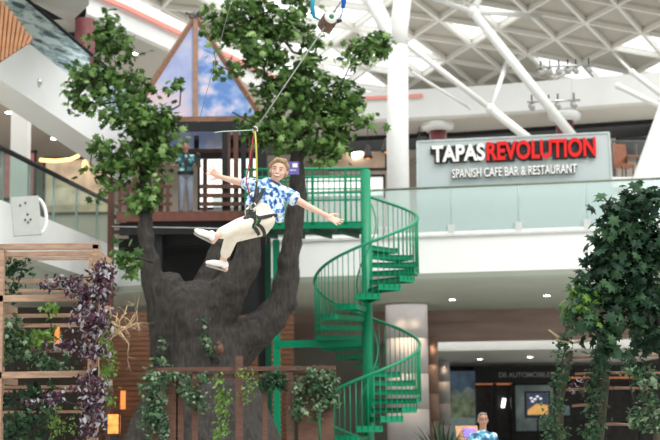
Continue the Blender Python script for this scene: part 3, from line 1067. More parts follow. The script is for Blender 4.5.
MB().tube(helix(R_OUT + .02, .2, NT - .2, 1.1), .033, 10).build('handrail', GREEN, st)
MB().tube(helix(.22, .2, NT - .2, 1.0), .017, 8).build('inner_handrail', GREEN, st)
cnt = 0
rest = MB()
for n in range(1, NT):
    for k in range(4):
        f = n - .42 + k * .25
        a = a_at(f)
        p = [pol(R_OUT + .02, a, z_at(n) - .05), pol(R_OUT + .02, a, z_at(f) + 1.09)]
        if cnt < 100:
            MB().tube(p, .0105, 6).build('baluster', GREEN, st)
        else:
            rest.tube(p, .0105, 6)
        cnt += 1
rest.build('lower_balusters', GREEN, st, kind='stuff')
# outer mid landing beam and support posts
zb = P(320, 343, STD).z
gp = thing('support_frame', V((P(276, 400, 33.4).x, 33.4, 0)), 'green posts and landing beam standing between tree and staircase', 'frame')
for u, m, w_ in ((276.5, GREEN, .15), (266.5, GREEN_D, .13)):
    x = P(u, 300, 33.4).x
    MB().box((x, 33.4 if m is GREEN else 34.4, P(u, 240, 33.4).z / 2), (w_, w_, P(u, 240, 33.4).z)).build('post', m, gp)
MB().bar(V((P(274, 343, 33.4).x, 33.4, zb)), V((SX - .1, SY + .05, zb)), .14, .15).build('landing_beam', GREEN, gp)

# ---- green bridge from the tower to the stair head
bz = P(340, 225, STD).z
x0, x1 = P(246, 230, STD).x, SX + .05
br_ = thing('green_bridge', V(((x0 + x1) / 2, STD, bz)), 'green railed footbridge joining the launch tower to the spiral stair', 'bridge')
MB().box(((x0 + x1) / 2, STD + .5, bz - .03), (x1 - x0, 1.1, .06)).build('deck', GREEN_D, br_)
for y in (STD - .05, STD + 1.05):
    MB().box(((x0 + x1) / 2, y, bz - .02), (x1 - x0, .05, .12)).build('edge_beam', GREEN, br_)
mb = MB()
k = 0
xx = x0 + .2
while xx < x1 - .3:
    mb.bar((xx, STD - .03, bz - .12), (xx + .45, STD + 1.0, bz - .12), .06, .12)
    xx += .62
mb.build('cross_beams', GREEN_D, br_)
for y in (STD - .05, STD + 1.05):
    for h, rr in ((1.26, .03), (.98, .018), (.72, .022), (.06, .018)):
        MB().tube([V((x0, y, bz + h)), V((x1, y, bz + h))], rr, 8).build('rail', GREEN, br_)
    nb = 22
    for i in range(nb + 1):
        x = x0 + (x1 - x0) * i / nb
        big = i % 6 == 0
        MB().box((x, y, bz + .63), (.05 if big else .02, .05 if big else .02, 1.26)).build('post' if big else 'baluster', GREEN, br_)

# =================================================================== LAUNCH TOWER
TD = 35.2
cx = P(196, 120, TD).x
dz = P(196, 212, 34.4).z
tw = thing('launch_tower', V((cx, TD + .8, 0)), 'timber zip-line launch tower with peaked sky-print roof behind the big tree', 'tower')
xl, xr = P(119, 212, 34.4).x, P(263, 212, 34.4).x
MB().box(((xl + xr) / 2, 36.0, dz - .03), (xr - xl, 3.2, .06)).build('deck', WOOD_D, tw)
MB().box(((xl + xr) / 2, 34.38, dz - .1), (xr - xl + .1, .06, .22)).build('fascia_board', mat('red_brown_board', (.155, .06, .045), .5, var=.2), tw)
MB().box(((xl + xr) / 2, 34.55, dz - .36), (xr - xl, .18, .28)).build('deck_beam', BLACK, tw)
MB().box(((xl + xr) / 2, 37.3, dz - .36), (xr - xl, .18, .28)).build('deck_beam', BLACK, tw)
MB().box((P(203, 260, 36).x, 36.9, dz - 1.25), (P(262, 250, 36).x - P(146, 250, 36).x, .2, 1.9)).build('skirt_panel', BLACK, tw)
MB().box((P(138, 240, 35.6).x, 35.6, dz - .72), (.9, .2, .5)).build('skirt_panel', BLACK, tw)
mb = MB()
for i in range(5):
    mb.box(((xl + xr) / 2, 35.0 + i * .45, dz - .55), (xr - xl - .3, .05, .3))
mb.build('joists', BLACK, tw)
for u in (158, 262):
    for y in (34.7, 37.2):
        x = P(u, 250, 34.7).x
        MB().box((x, y, dz / 2 - .1), (.2, .2, dz - .2)).build('stilt', BLACK, tw)
zb2 = P(196, 122, 34.4).z
apex = P(195.5, 17, 35.9)
rad = 67 / pxm(35.9)
yf = 34.75
a, b = P(129, 119.5, yf), P(263, 119.5, yf)
ztop = (a.z + b.z) / 2
corners = [V((a.x, yf, ztop)), V((b.x, yf, ztop)), V((b.x, 37.1, ztop)), V((a.x, 37.1, ztop))]
mid_ = V((P(195.5, 119, yf).x, yf, ztop))
for c in corners + [mid_]:
    MB().bar(c, apex + (c - apex) * .015, .115, .13).build('roof_leg', WOOD, tw)
for a, b in zip(corners, corners[1:] + corners[:1]):
    MB().bar(a, b, .12, .12).build('eaves_beam', WOOD, tw)
MB().box((apex.x, 37.0, ztop - .18), (2 * rad - .3, .12, .22)).build('black_frame', BLACK, tw)
MB().box((apex.x + .1, 34.75, ztop - .17), (2 * rad - .2, .12, .22)).build('black_frame', BLACK, tw)
SKYP = cloud_mat('sky_print_pink', [(0.38, (0.40, 0.47, 0.74)), (0.5, (0.57, 0.61, 0.80)), (0.62, (0.80, 0.66, 0.70))], 1.0, (1, 1, 1), 5)
SKYB = cloud_mat('sky_print_blue', [(0.40, (0.16, 0.32, 0.66)), (0.52, (0.36, 0.50, 0.78)), (0.64, (0.76, 0.68, 0.78))], 2.6, (1, 1, 1), 5)
for a, b, m in ((corners[0], mid_, SKYP), (mid_, corners[1], SKYB), (corners[1], corners[2], SKYB), (corners[2], corners[3], SKYP), (corners[3], corners[0], SKYB)):
    nn = (b - a).cross(apex - a).normalized()
    s_ = .97
    c = (a + b + apex) / 3
    MB().prism([c + (a - c) * s_, c + (b - c) * s_, c + (apex - c) * s_], nn * .012).build('fabric_panel', m, tw, kind=None)
MB().ball(apex + V((0, 0, .02)), (.12, .12, .14)).build('apex_bracket', mat('apex_metal', (.12, .11, .11), .4, .6), tw)
mb = MB()
for i in range(6):
    a = i * PI / 3
    mb.tube([apex, apex + V((math.cos(a) * .24, math.sin(a) * .2, -.05 + .16 * (i % 2)))], .035, 6)
mb.build('apex_bolts', mat('apex_metal', (.12, .11, .11)), tw)
for m_ in (SKYP, SKYB):
    n_ = m_.node_tree
    t_ = n_.nodes.new('ShaderNodeBsdfTranslucent')
    x_ = n_.nodes.new('ShaderNodeMixShader')
    x_.inputs[0].default_value = 0.45
    n_.links.new([k for k in n_.nodes if k.type == 'VALTORGB'][0].outputs[0], t_.inputs['Color'])
    n_.links.new(n_.nodes['Principled BSDF'].outputs[0], x_.inputs[1])
    n_.links.new(t_.outputs[0], x_.inputs[2])
    n_.links.new(x_.outputs[0], n_.nodes['Material Output'].inputs['Surface'])
# lower sky print panels and beams
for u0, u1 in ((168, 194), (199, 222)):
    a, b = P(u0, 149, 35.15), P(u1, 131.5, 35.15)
    MB().box(((a.x + b.x) / 2, 35.15, (a.z + b.z) / 2), (b.x - a.x, .03, b.z - a.z)).build('fabric_panel', cloud_mat('sky_print_lit', [(.38, (.40, .52, .84)), (.5, (.62, .66, .90)), (.64, (.86, .74, .86))], 2.0, detail=5), tw)  # lighter copy of the print; backlight put into the colour of shaded panels
for v, h, m in ((151.5, .12, WOOD), (156.5, .14, BLACK)):
    p = P(150, v, 35.3)
    MB().box(((xl + xr) / 2 + .1, 35.3, p.z), (xr - xl - .3, .12, h)).build('cross_beam', m, tw)
for u, m, w_ in ((136, WOOD_D, .16), (161, WOOD_D, .1), (196.5, WOOD, .1), (225, BLACK, .13), (228.5, WOOD_D, .09), (236, WOOD_D, .11), (243.5, BLACK, .12), (251, WOOD_D, .1), (262, BLACK, .24)):
    p = P(u, 160, 34.6)
    y = 34.6 if u != 196.5 else 37.0
    ztop_ = ztop - .3 if u != 196.5 else P(196, 130, 37).z
    MB().box((p.x, y, (dz + ztop_) / 2), (w_, w_, ztop_ - dz)).build('post', m, tw)
for v in (186.5, 195.5, 204):
    a, b = P(200, v, 34.5), P(262, v, 34.5)
    MB().bar(a, b, .05, .09).build('guard_rail', WOOD_D, tw)
    a, b = P(122, v, 34.5), P(172, v, 34.5)
    MB().bar(a, b, .05, .07).build('guard_rail', WOOD_D, tw)
for u in (120, 128, 144, 152, 168):
    p = P(u, 190, 34.5)
    MB().box((p.x, 34.5, (dz + P(u, 186, 34.5).z) / 2), (.07, .07, P(u, 186, 34.5).z - dz)).build('guard_post', WOOD_D, tw)
# small timber post with planks left of the tower
tpb = P(111, 215, 34.9)
tp = thing('timber_post', V((tpb.x, tpb.y, L1T * 0)), 'slim brown timber post with two planks at the tower\'s left', 'post')
MB().box((tpb.x, tpb.y, P(111, 188, 34.9).z / 2), (.14, .14, P(111, 188, 34.9).z)).build('upright', WOOD_D, tp)
for v in (217, 226, 232):
    a, b = P(110, v, 34.85), P(124, v, 34.85)
    MB().bar(a, b, .05, .09).build('plank', WOOD_D, tp)
# steel cable from the left across the tower
tag(MB().tube([P(112, 226.5, 33), P(200, 228, 33.4), P(262, 230, 33.8)], .012, 5).build('steel_cable', CHROME), 'thin steel cable crossing below the tower deck', 'cable')

# =================================================================== THE BIG TREE
TRD = 30.0
def trunk_mesh():
    q = lambda u, v, d=0: P(u, v, TRD + d)
    k = 1 / pxm(TRD)
    caps = []
    def limb(pts):
        for (u0, v0, r0, d0), (u1, v1, r1, d1) in zip(pts, pts[1:]):
            caps.append(('c', q(u0, v0, d0), q(u1, v1, d1), r0 * k, r1 * k))
    # main body
    limb([(200, 520, 62, 0), (201, 450, 54, 0), (203, 400, 47, 0), (204, 350, 40, 0), (196, 315, 36, 0)])
    limb([(176, 330, 26, 0), (170, 305, 21, 0), (169, 290, 18, 0)])
    limb([(196, 320, 30, 0), (194, 304, 23, 0)])
    # left limb, thin upper stem
    limb([(172, 350, 22, 0), (160, 310, 13, 0), (152, 282, 11.5, 0), (147, 250, 8.5, 0), (145, 215, 7, .1), (145, 180, 5.5, .2), (140, 130, 4, .3)])
    # middle limb: broad, bending up and cut off square
    limb([(200, 335, 34, 0), (218, 306, 23, -.25), (235, 284, 16.5, -.5), (246, 264, 14, -.5), (249.5, 236, 12.5, -.5)])
    limb([(200, 305, 20, .2), (212, 275, 13, .3), (221, 248, 11, .4)])
    # right limb with elbow
    limb([(215, 360, 34, 0), (243, 341, 21, 0), (268, 322, 17, 0), (283, 302, 14.5, 0), (288, 270, 11.5, 0), (293, 232, 10.5, 0), (297, 200, 8.5, 0), (298, 165, 7.5, 0), (300, 120, 6, .1), (296, 70, 4, .2)])
    # roots
    for u, d, r in ((120, -.9, 24), (150, -1.4, 22), (258, -1.2, 24), (285, -.2, 22), (205, -1.6, 22), (140, .6, 24), (262, .8, 24)):
        caps.append(('c', q(203 + (u - 203) * .3, 400, d * .3), q(u, 505, d), 34 * k, r * k))
    return blend(caps, 0.05, 3, 'trunk')
bt = thing('artificial_tree', V((P(202, 420, TRD).x, TRD, 0)), 'huge grey-trunked tree with forked limbs and leafy crowns in the centre', 'tree')
tm = put(trunk_mesh(), 'trunk', BARK, bt)
tex = bpy.data.textures.new('bark_lumps', 'CLOUDS')
tex.noise_scale = .35
dm = tm.modifiers.new('lumps', 'DISPLACE')
dm.texture = tex
dm.strength = .14
dm.mid_level = .5
# branches inside the crowns
rng = random.Random(3)
main_blobs = [(232, 22, 26, 26, .2), (266, 12, 26, 18, 0), (282, 38, 34, 30, 0), (254, 50, 20, 16, -.3), (214, 52, 10, 6, -.4), (312, 92, 26, 24, .1), (336, 100, 26, 22, .2),
              (345, 125, 22, 22, .1), (318, 128, 26, 26, -.1), (284, 92, 28, 26, 0), (266, 80, 16, 18, .2), (268, 128, 26, 18, .1), (292, 140, 26, 14, 0), (325, 152, 20, 12, 0), (372, 50, 16, 20, .2), (357, 46, 8, 8, 0), (352, 62, 9, 7, 0),
              (232, 112, 10, 7, -.3), (228, 70, 8, 6, -.2), (306, 56, 16, 18, 0), (238, 6, 20, 12, .2), (292, 8, 14, 14, .1), (205, 50, 5, 5, -.3), (318, 42, 8, 10, 0), (362, 128, 10, 12, 0)]
left_blobs = [(104, 26, 9, 12, 0), (112, 44, 18, 16, 0), (116, 66, 22, 18, .1), (95, 78, 20, 14, 0), (78, 96, 14, 14, 0), (72, 70, 5, 4, 0), (102, 104, 20, 14, 0), (128, 95, 20, 18, .2), (143, 84, 8, 10, .1), (130, 122, 26, 18, 0), (126, 150, 26, 18, 0), (148, 150, 22, 16, .1),
              (150, 180, 16, 14, 0), (142, 200, 10, 12, 0), (122, 172, 20, 12, 0), (93, 146, 12, 5, -.2), (92, 172, 11, 5, 0), (181, 88, 7, 7, -.2), (168, 112, 9, 5, -.1), (168, 140, 10, 16, .1), (158, 118, 12, 14, 0), (106, 184, 10, 7, 0)]
def crown(blobs, D, n, size, stems, name, parent, mats, seed, shape=MAPLE, clump=15, csig=.125, up=.5, wts=(5, 4, 2)):
    r_ = random.Random(seed)
    mb = leaves(MB(), pxblobs(blobs, D), n, size, shape, r_, up=up, clump=clump, csig=csig, wts=wts)
    o = mb.build(name, mats, parent)
    return o
crown(main_blobs, TRD, 4000, .165, None, 'foliage', bt, L_GREEN, 5)
crown(left_blobs, TRD, 2150, .165, None, 'foliage', bt, L_GREEN, 6)
tb_ = MB()
for root, bl in ([(298, 130), (296, 80)], main_blobs), ([(143, 170), (140, 130)], left_blobs):
    tb_ = MB()
    nodes = [(P(u, v, TRD + .1), 0) for u, v in root]
    tb_.tube([q[0] for q in nodes], [.06, .045], 8)
    cs_ = sorted([P(b[0], b[1], TRD + b[4]) for b in bl], key=lambda c: (c - nodes[0][0]).length)
    for c in cs_:
        p0, lv = min(nodes, key=lambda q: (q[0] - c).length)
        mid = p0.lerp(c, .5) + V((rng.uniform(-.12, .12), rng.uniform(-.15, .15), -.08))
        r0 = (.045, .03, .022, .016, .012, .01, .01, .01, .01, .01, .01, .01)[lv]
        tb_.tube([p0, mid, c], [r0, r0 * .8, r0 * .6], 6)
        nodes.append((c, min(lv + 1, 11)))
    tb_.build('branches', BARK, bt)
crown([(122, 258, 10, 6), (132, 268, 6, 7), (128, 252, 10, 4)], 28.9, 60, .2, None, 'low_spray', bt, L_GREEN, 9, clump=7)
MB().tube([P(152, 262, 29.6), P(138, 258, 29.1), P(122, 256, 28.9)], [.03, .02, .01], 6).build('low_twig', BARK, bt)
# ivy climbing up the trunk
iv = []
for u, v in ((203, 322), (205, 335), (209, 345), (213, 352), (218, 360), (158, 355), (154, 366), (164, 362), (160, 345)):
    iv.append((P(u, v, 29.2 if u > 190 else 29.4), .07, .05, .12))
ivy_ = leaves(MB(), iv, 150, .1, IVY, random.Random(8), clump=8, csig=.06)
tag(ivy_.build('climbing_ivy', L_IVY, origin=P(205, 360, 29.2)), 'sparse dark ivy climbing the front of the big trunk', 'ivy')
# carved face knot on the trunk
kn = P(219.5, 349, 29.02)
tag(MB().ball(kn, (.085, .10, .12)).ball(kn + V((0, -.08, 0)), (.04, .05, .06)).ball(kn + V((-.02, -.04, .1)), (.05, .06, .05)).build('wooden_knot', mat('knot_brown', (.10, .05, .03), .6, var=.3), origin=kn), 'small brown wooden knot on the big trunk above the fence', 'knot')

# =================================================================== FENCE WITH TRAILING PLANTS (bottom centre)
FD = 25.5
fx0, fx1 = P(146, 372, FD).x, P(336, 372, FD).x
fz = P(240, 369, FD).z
fe = thing('timber_fence', V(((fx0 + fx1) / 2, FD, 0)), 'reddish timber rail fence with posts in front of the big trunk', 'fence')
WOOD_F = mat('fence_timber', (.105, .05, .034), .6, var=.3, scale=5, stretch=(1, 6, 6))
MB().box(((fx0 + fx1) / 2, FD, fz), (fx1 - fx0, .12, .07)).build('top_rail', WOOD_F, fe)
MB().box(((fx0 + fx1) / 2, FD + .05, fz - .12), (fx1 - fx0, .06, .08)).build('under_rail', WOOD_F, fe)
for u, w_, top in ((172, .2, 374), (195, .1, 372), (239.5, .12, 356), (265, .08, 372), (290, .12, 370), (308, .34, 376), (327, .22, 374), (155, .1, 372), (180, .12, 376)):
    x = P(u, 400, FD).x
    z = P(u, top, FD).z
    MB().box((x, FD + (.02 if u != 239.5 else -.06), z / 2), (w_, .1, z)).build('post', WOOD_F, fe)
def trailing(blobs, D, n, size, mats, label, seed, name='trailing_ivy', shape=IVY, cat='plant', group=None, wts=(5, 4, 3), clump=8, csig=.06, stems=True):
    bl = pxblobs(blobs, D)
    base = bl[0][0]
    t = thing(name, base, label, cat, group)
    leaves(MB(), bl, n, size, shape, random.Random(seed), clump=clump, csig=csig, wts=wts, up=.3, droop=.9).build('foliage', mats, t)
    if stems:
        mb = MB()
        r_ = random.Random(seed + 1)
        pts = [b[0] for b in bl]
        for p, q in zip(pts, pts[1:]):
            if (p - q).length < 1.5:
                mb.tube([p, p.lerp(q, .5) + V((r_.uniform(-.04, .04), .02, 0)), q], .008, 5)
        if mb.v:
            mb.build('stem', BARK, t)
    return t
trailing([(153, 378, 9, 7), (150, 395, 7, 14), (158, 390, 8, 14), (156, 415, 6, 14), (149, 422, 5, 16), (161, 430, 5, 12)], FD - .15, 680, .085, L_IVY, 'trailing ivy over the left end of the timber fence', 21)
trailing([(172, 376, 6, 5), (184, 384, 7, 9), (190, 396, 7, 8), (203, 378, 5, 5), (201, 402, 4, 8)], FD - .15, 320, .08, L_IVY, 'dark ivy hanging from the fence rail left of the lime fern', 22)
trailing([(222, 378, 8, 5), (221, 392, 5, 9), (224, 398, 6, 5), (222, 412, 4, 14), (221, 430, 4, 12)], FD - .15, 260, .08, L_LIGHT, 'lime-green trailing fern hanging left of the tallest fence post', 23, 'trailing_fern', OVAL)
trailing([(246, 374, 5, 4), (252, 382, 4, 8), (247, 392, 3, 8)], FD - .15, 90, .075, L_LIGHT, 'small lime-green spray just right of the tallest fence post', 24, 'trailing_fern', OVAL)
trailing([(272, 379, 9, 5), (281, 383, 6, 6), (266, 384, 4, 5)], FD - .15, 230, .085, L_DARK, 'dark leafy clump hanging near the middle right fence rail', 25)
trailing([(320, 374, 14, 5), (312, 386, 9, 10), (328, 384, 8, 12), (322, 396, 9, 10), (300, 392, 4, 14), (298, 412, 4, 14), (318, 412, 4, 9), (330, 402, 4, 10)], FD - .15, 780, .085, L_IVY, 'variegated ivy cascading over the right end of the timber fence', 26)
bl_ = P(167, 425, FD + .6)
tag(MB().ball((bl_.x, bl_.y, bl_.z), (.1, .1, .14)).tube([(bl_.x, bl_.y, 0), (bl_.x, bl_.y, bl_.z)], .06, 10).build('blue_post_lamp', mat('teal_plastic', (.10, .32, .38), .4), origin=(bl_.x, bl_.y, 0)), 'pale blue rounded bollard behind the fence ivy', 'bollard')

# warm lanterns and wall lights at the lower left
for u, v, D, r_, lb in ((123, 400, 43.8, .13, 'tall orange wall light on the slatted wall left of the trunk'), (57, 335, 42.2, .12, 'orange glow light behind the left pergola')):
    p = P(u, v, D)
    tag(MB().box(p, (r_, .1, r_ * 4)).build('wall_light', LAMP_W), lb, 'light')
p = P(114, 424, 27)
ln = thing('lantern', V((p.x, p.y, 0)), 'square glowing orange lantern at the foot of the purple plants', 'lantern')
MB().box((p.x, p.y, p.z), (.2, .2, .34)).build('glow', mat('lantern_glow', (.8, .28, .06), emit=.6, var=.35, scale=9), ln)
for sx in (-1, 1):
    for sy in (-1, 1):
        MB().box((p.x + sx * .11, p.y + sy * .11, p.z), (.025, .025, .38)).build('corner_bar', BLACK, ln)
MB().box((p.x, p.y, (p.z - .2) / 2), (.12, .12, p.z - .2)).build('post', BLACK, ln)

# =================================================================== LEFT PERGOLA
PD = 20.0
pg = thing('pergola', V((P(50, 400, PD).x, PD + .4, 0)), 'weathered timber pergola frame of shelves at the left edge', 'pergola')
def pbar(u0, v0, u1, v1, d, h, dep=.1, m=WOOD_P, nm='rail'):
    MB().bar(P(u0, v0, PD + d), P(u1, v1, PD + d), dep, h).build(nm, m, pg)
def ppost(u, vt, d, w_, nm='post'):
    a = P(u, vt, PD + d)
    MB().box((a.x, a.y, a.z / 2), (w_, .1, a.z)).build(nm, WOOD_P, pg)
ppost(96.5, 245, 0, .09)
ppost(1.5, 249, 0, .09)
ppost(92, 256, 1.2, .08)
ppost(3, 258, 1.2, .08)
for v0, v1, d, h in ((247, 246.3, 0, .075), (299, 297, 0, .085), (375.5, 373.5, 0, .085), (254.5, 253, .3, .06), (259, 258, 1.2, .045), (281, 280.5, 1.0, .05), (291, 290, 1.25, .045), (316, 315, .6, .05), (325.5, 325, 1.1, .05), (351, 350, .4, .045), (387, 386.5, 1.0, .04), (391, 390.5, 1.2, .03), (412, 411.5, .9, .035)):
    pbar(-30, v0 + .4, 99, v1, d, h, .1 if d < .1 else .07)
for u in (-4, 96.5):
    for v in (247, 298, 374):
        a, b = P(u, v + 2, PD), P(u - 4, v + 9, PD + 1.25)
        MB().bar(V((a.x, a.y, a.z - .05)), V((a.x, b.y, a.z - .05)), .06, .08).build('side_rail', WOOD_P, pg)
trailing([(78, 285, 16, 6), (60, 282, 14, 5), (96, 276, 8, 6), (104, 271, 7, 8), (104, 290, 6, 14), (86, 296, 10, 8), (68, 290, 8, 4), (40, 288, 8, 3)], PD - .15, 609, .085, L_PURP, 'purple and silver trailing plant along the upper pergola shelf', 31, 'inch_plant', OVAL, wts=(4, 6, 4))
trailing([(84, 318, 10, 14), (92, 330, 8, 10), (102, 315, 7, 16), (97, 345, 9, 12), (72, 346, 10, 5), (55, 346, 9, 4), (90, 350, 10, 8)], PD - .2, 681, .085, L_PURP, 'purple and silver trailing plant on the pergola post\'s middle', 32, 'inch_plant', OVAL, wts=(4, 6, 4))
trailing([(92, 378, 10, 8), (98, 392, 8, 12), (90, 408, 8, 14), (88, 428, 8, 14), (80, 386, 8, 6), (97, 412, 6, 12), (56, 398, 12, 4), (32, 402, 10, 4)], PD - .2, 696, .085, L_PURP, 'purple and silver trailing plant at the pergola post\'s foot', 33, 'inch_plant', OVAL, wts=(4, 6, 4))
trailing([(10, 328, 12, 14), (8, 350, 10, 12), (18, 344, 10, 8), (25, 356, 14, 5)], PD + .2, 300, .09, L_IVY, 'green ivy on the pergola\'s left side beside the middle shelf', 34)
trailing([(14, 280, 8, 14), (8, 300, 7, 10), (24, 262, 9, 5), (12, 268, 6, 6), (30, 270, 6, 3)], PD + .6, 150, .085, L_DARK, 'dark green climber below the pergola\'s top rail', 35)
trailing([(45, 338, 16, 5), (28, 338, 12, 5), (52, 336, 8, 4), (48, 311, 4, 3)], PD + .3, 130, .11, L_LIGHT, 'broad lime-green leaves on the pergola\'s middle shelf', 36, 'shelf_plant', IVY)
trailing([(52, 362, 16, 6), (30, 366, 12, 4), (60, 368, 10, 5)], PD + .2, 180, .08, L_IVY, 'leafy green plant above the lowest pergola rail', 37, 'shelf_plant')
trailing([(12, 398, 14, 9), (30, 390, 14, 8), (18, 418, 16, 14), (40, 408, 12, 16), (34, 430, 16, 12), (8, 436, 10, 10), (50, 388, 8, 6)], PD + .3, 520, .085, L_DARK + L_DARK[:0], 'mass of dark ivy filling the pergola\'s lower left corner', 38)
trailing([(56, 418, 5, 16), (59, 432, 5, 10), (76, 420, 4, 16)], PD + 1.0, 160, .06, L_LIGHT, 'thin hanging lime fern in the pergola\'s lower gap', 39, 'trailing_fern', OVAL)
trailing([(106, 335, 4, 20), (107, 365, 4, 18), (112, 390, 5, 8), (109, 400, 6, 6)], PD + .5, 230, .06, L_LIGHT, 'narrow green creeper right of the purple plants', 40, 'creeper', IVY, wts=(2, 5, 1))

# pale twisted root sculpture
rs_ = thing('root_sculpture', P(112, 322, PD + .9), 'pale twisted driftwood roots sticking out right of the purple plants', 'driftwood')
rng = random.Random(15)
mb = MB()
def twig(p, d, L, r, lv):
    pts, rs = [p], [r]
    for k in range(4):
        d = (d + V((rng.gauss(0, .45), rng.gauss(0, .4), rng.gauss(0, .4)))).normalized()
        p = p + d * L / 4
        pts.append(p)
        rs.append(r * (1 - .18 * (k + 1)))
    mb.tube(pts, rs, 6)
    if lv:
        for k in (1, 2, 3, 4):
            if rng.random() < .75:
                twig(pts[k], (d + V((rng.gauss(0, .7), rng.gauss(0, .5), rng.gauss(0, .7)))).normalized(), L * .55, rs[k] * .75, lv - 1)
for dv in ((.9, -.2, .35), (.8, 0, -.1), (1, .1, .1), (.7, -.1, -.5), (.6, .2, .6)):
    twig(P(112, 322 + rng.uniform(-10, 12), PD + .9), V(dv), .52, .016, 2)
mb.build('roots', BARK_L, rs_)
# white perforated board hung on the gallery edge
wp0 = P(26, 216, 28)
wb = thing('white_board', wp0, 'white rounded board with small black holes above the pergola', 'board')
R_ = Matrix.Rotation(math.radians(-6), 3, 'Y') @ rotz(.35)
MB().box(wp0, (.52, .1, .74), R_).build('board', mat('board_grey_white', (.40, .42, .40), .5, var=.04), wb)
mb = MB()
for x, z in ((.02, .02), (-.03, -.08), (.07, -.08), (.02, -.13), (.0, .24), (-.1, .2)):
    mb.lathe(wp0 + R_ @ V((x, -.055, z)), [(.018, -.01), (.018, .01)], 10, R_ @ Matrix.Rotation(PI / 2, 3, 'X'))
mb.build('holes', BLACK, wb)
pts = []
for i in range(11):
    a = -PI / 2 + PI * i / 10
    pts.append(wp0 + R_ @ V((.24 + .16 * math.cos(a), .1, .34 * math.sin(a))))
MB().tube(pts, .035, 8).build('hoop', STEEL_W, wb)
MB().bar(wp0 + V((0, .1, 0)), V((wp0.x - .4, 30.4, wp0.z)), .06, .06).build('bracket', STEEL_W, wb)

# =================================================================== RIGHT TREE AND ITS TIMBER ARCH
RD = 17.5
rt = thing('leafy_tree', V((P(640, 430, RD).x, RD, 0)), 'dark maple-leaved tree overhanging from the right edge', 'tree')
r_blobs = [(628, 208, 22, 14, 0), (648, 205, 18, 14, .2), (620, 226, 15, 12, -.1), (611, 244, 13, 12, -.1), (625, 238, 24, 20, 0), (650, 240, 18, 26, .1), (599, 264, 12, 12, -.1), (618, 262, 22, 18, 0), (645, 275, 20, 22, 0), (588, 284, 9, 9, -.2), (582, 318, 9, 10, -.2), (592, 300, 10, 10, -.1), (605, 288, 16, 14, -.1), (628, 295, 16, 14, 0),
           (650, 305, 14, 18, .2), (614, 318, 14, 12, 0), (640, 325, 16, 10, .2), (600, 330, 10, 14, -.1), (655, 340, 10, 18, .2), (606, 352, 9, 12, -.1), (640, 200, 12, 6, 0)]
crown(r_blobs, RD, 1700, .145, None, 'foliage', rt, L_DARK, 41, clump=8, csig=.085, up=.6)
crown([(574, 300, 9, 6), (569, 307, 7, 5), (582, 312, 10, 8), (592, 304, 10, 9), (578, 292, 7, 5), (586, 322, 8, 8)], RD - .2, 95, .12, None, 'light_spray', rt, [L_LIGHT[1], L_DARK[2], L_LIGHT[0]], 42, clump=4, csig=.07, wts=(4, 5, 1))
tb_ = MB()
tb_.tube([V((P(672, 440, RD + .3).x, RD + .3, 0)), P(668, 380, RD + .3), P(656, 310, RD + .2), P(636, 250, RD + .1), P(630, 212, RD)], [.075, .07, .055, .04, .02], 8)
for b in r_blobs:
    tb_.tube([P(646, 300, RD + .2), P((646 + b[0]) / 2, (295 + b[1]) / 2 + 4, RD), P(b[0], b[1], RD + b[4])], [.025, .016, .008], 5)
tb_.build('branches', BARK, rt)
ar = thing('rustic_arch', V((P(600, 430, RD + .8).x, RD + .8, 0)), 'rustic timber ladder arch behind the dark tree on the right', 'arch')
for v0, v1, u0, u1, h in ((291, 289, 578, 668, .05), (332, 330, 585, 640, .035), (358, 355, 567, 668, .035), (374, 373, 575, 668, .03), (390, 388, 556, 668, .03), (406, 405, 572, 606, .03), (425, 425, 585, 640, .03)):
    p, q = P(u0, v0, RD + .9), P(u1, v1, RD + .9)
    MB().tube([p, p.lerp(q, .5) + V((0, 0, .012)), q], [h * .5, h * .55, h * .45], 8).build('rung', WOOD, ar)
for pts in ([(602, 288), (600, 340), (606, 380), (600, 440), (600, 500)], [(628, 350), (640, 380), (656, 420), (662, 500)], [(668, 280), (668, 400), (668, 500)], [(570, 352), (560, 400), (556, 500)]):
    q = [P(u, v, RD + .9) for u, v in pts]
    q[-1].z = 0
    MB().tube(q, .045, 8).build('upright', mat('rough_bough', (.055, .05, .03), .8, var=.3, scale=8), ar)
mb = MB()
for (a, b, c) in (((590, 340), (572, 343), (556, 340)), ((572, 343), (560, 338), (549, 330)), ((586, 298), (576, 290), (569, 286))):
    MB().tube([P(*a, RD + .5), P(*b, RD + .4), P(*c, RD + .3)], [.022, .016, .008], 6).build('bare_twig', BARK_L, ar)
trailing([(572, 320, 6, 14), (566, 345, 6, 14), (560, 370, 6, 16), (556, 395, 6, 16), (551, 420, 7, 16), (555, 436, 8, 10)], RD + .4, 620, .055, L_IVY[:2] + L_DARK[:1], 'narrow ivy-clad post leaning at the left of the dark tree', 43, 'ivy_post', IVY, wts=(4, 5, 4), csig=.05)
trailing([(605, 345, 6, 12), (600, 370, 7, 14), (595, 395, 6, 16), (594, 420, 7, 16), (592, 436, 8, 8)], RD + .5, 520, .06, L_IVY[:2] + L_DARK[:1], 'ivy-clad post in the middle of the rustic arch', 44, 'ivy_post', IVY, wts=(4, 5, 4), csig=.05)
trailing([(640, 372, 10, 10), (652, 385, 8, 14), (648, 402, 9, 12), (656, 425, 8, 16), (640, 420, 6, 12), (628, 366, 6, 6)], RD + .3, 420, .075, L_IVY, 'variegated ivy hanging low at the right edge under the dark tree', 45)
trailing([(584, 378, 10, 3), (582, 384, 8, 3), (574, 388, 5, 3)], RD + 1.0, 60, .06, L_PURP, 'small purple plant on a rung between the two ivy posts', 46, 'inch_plant', OVAL)

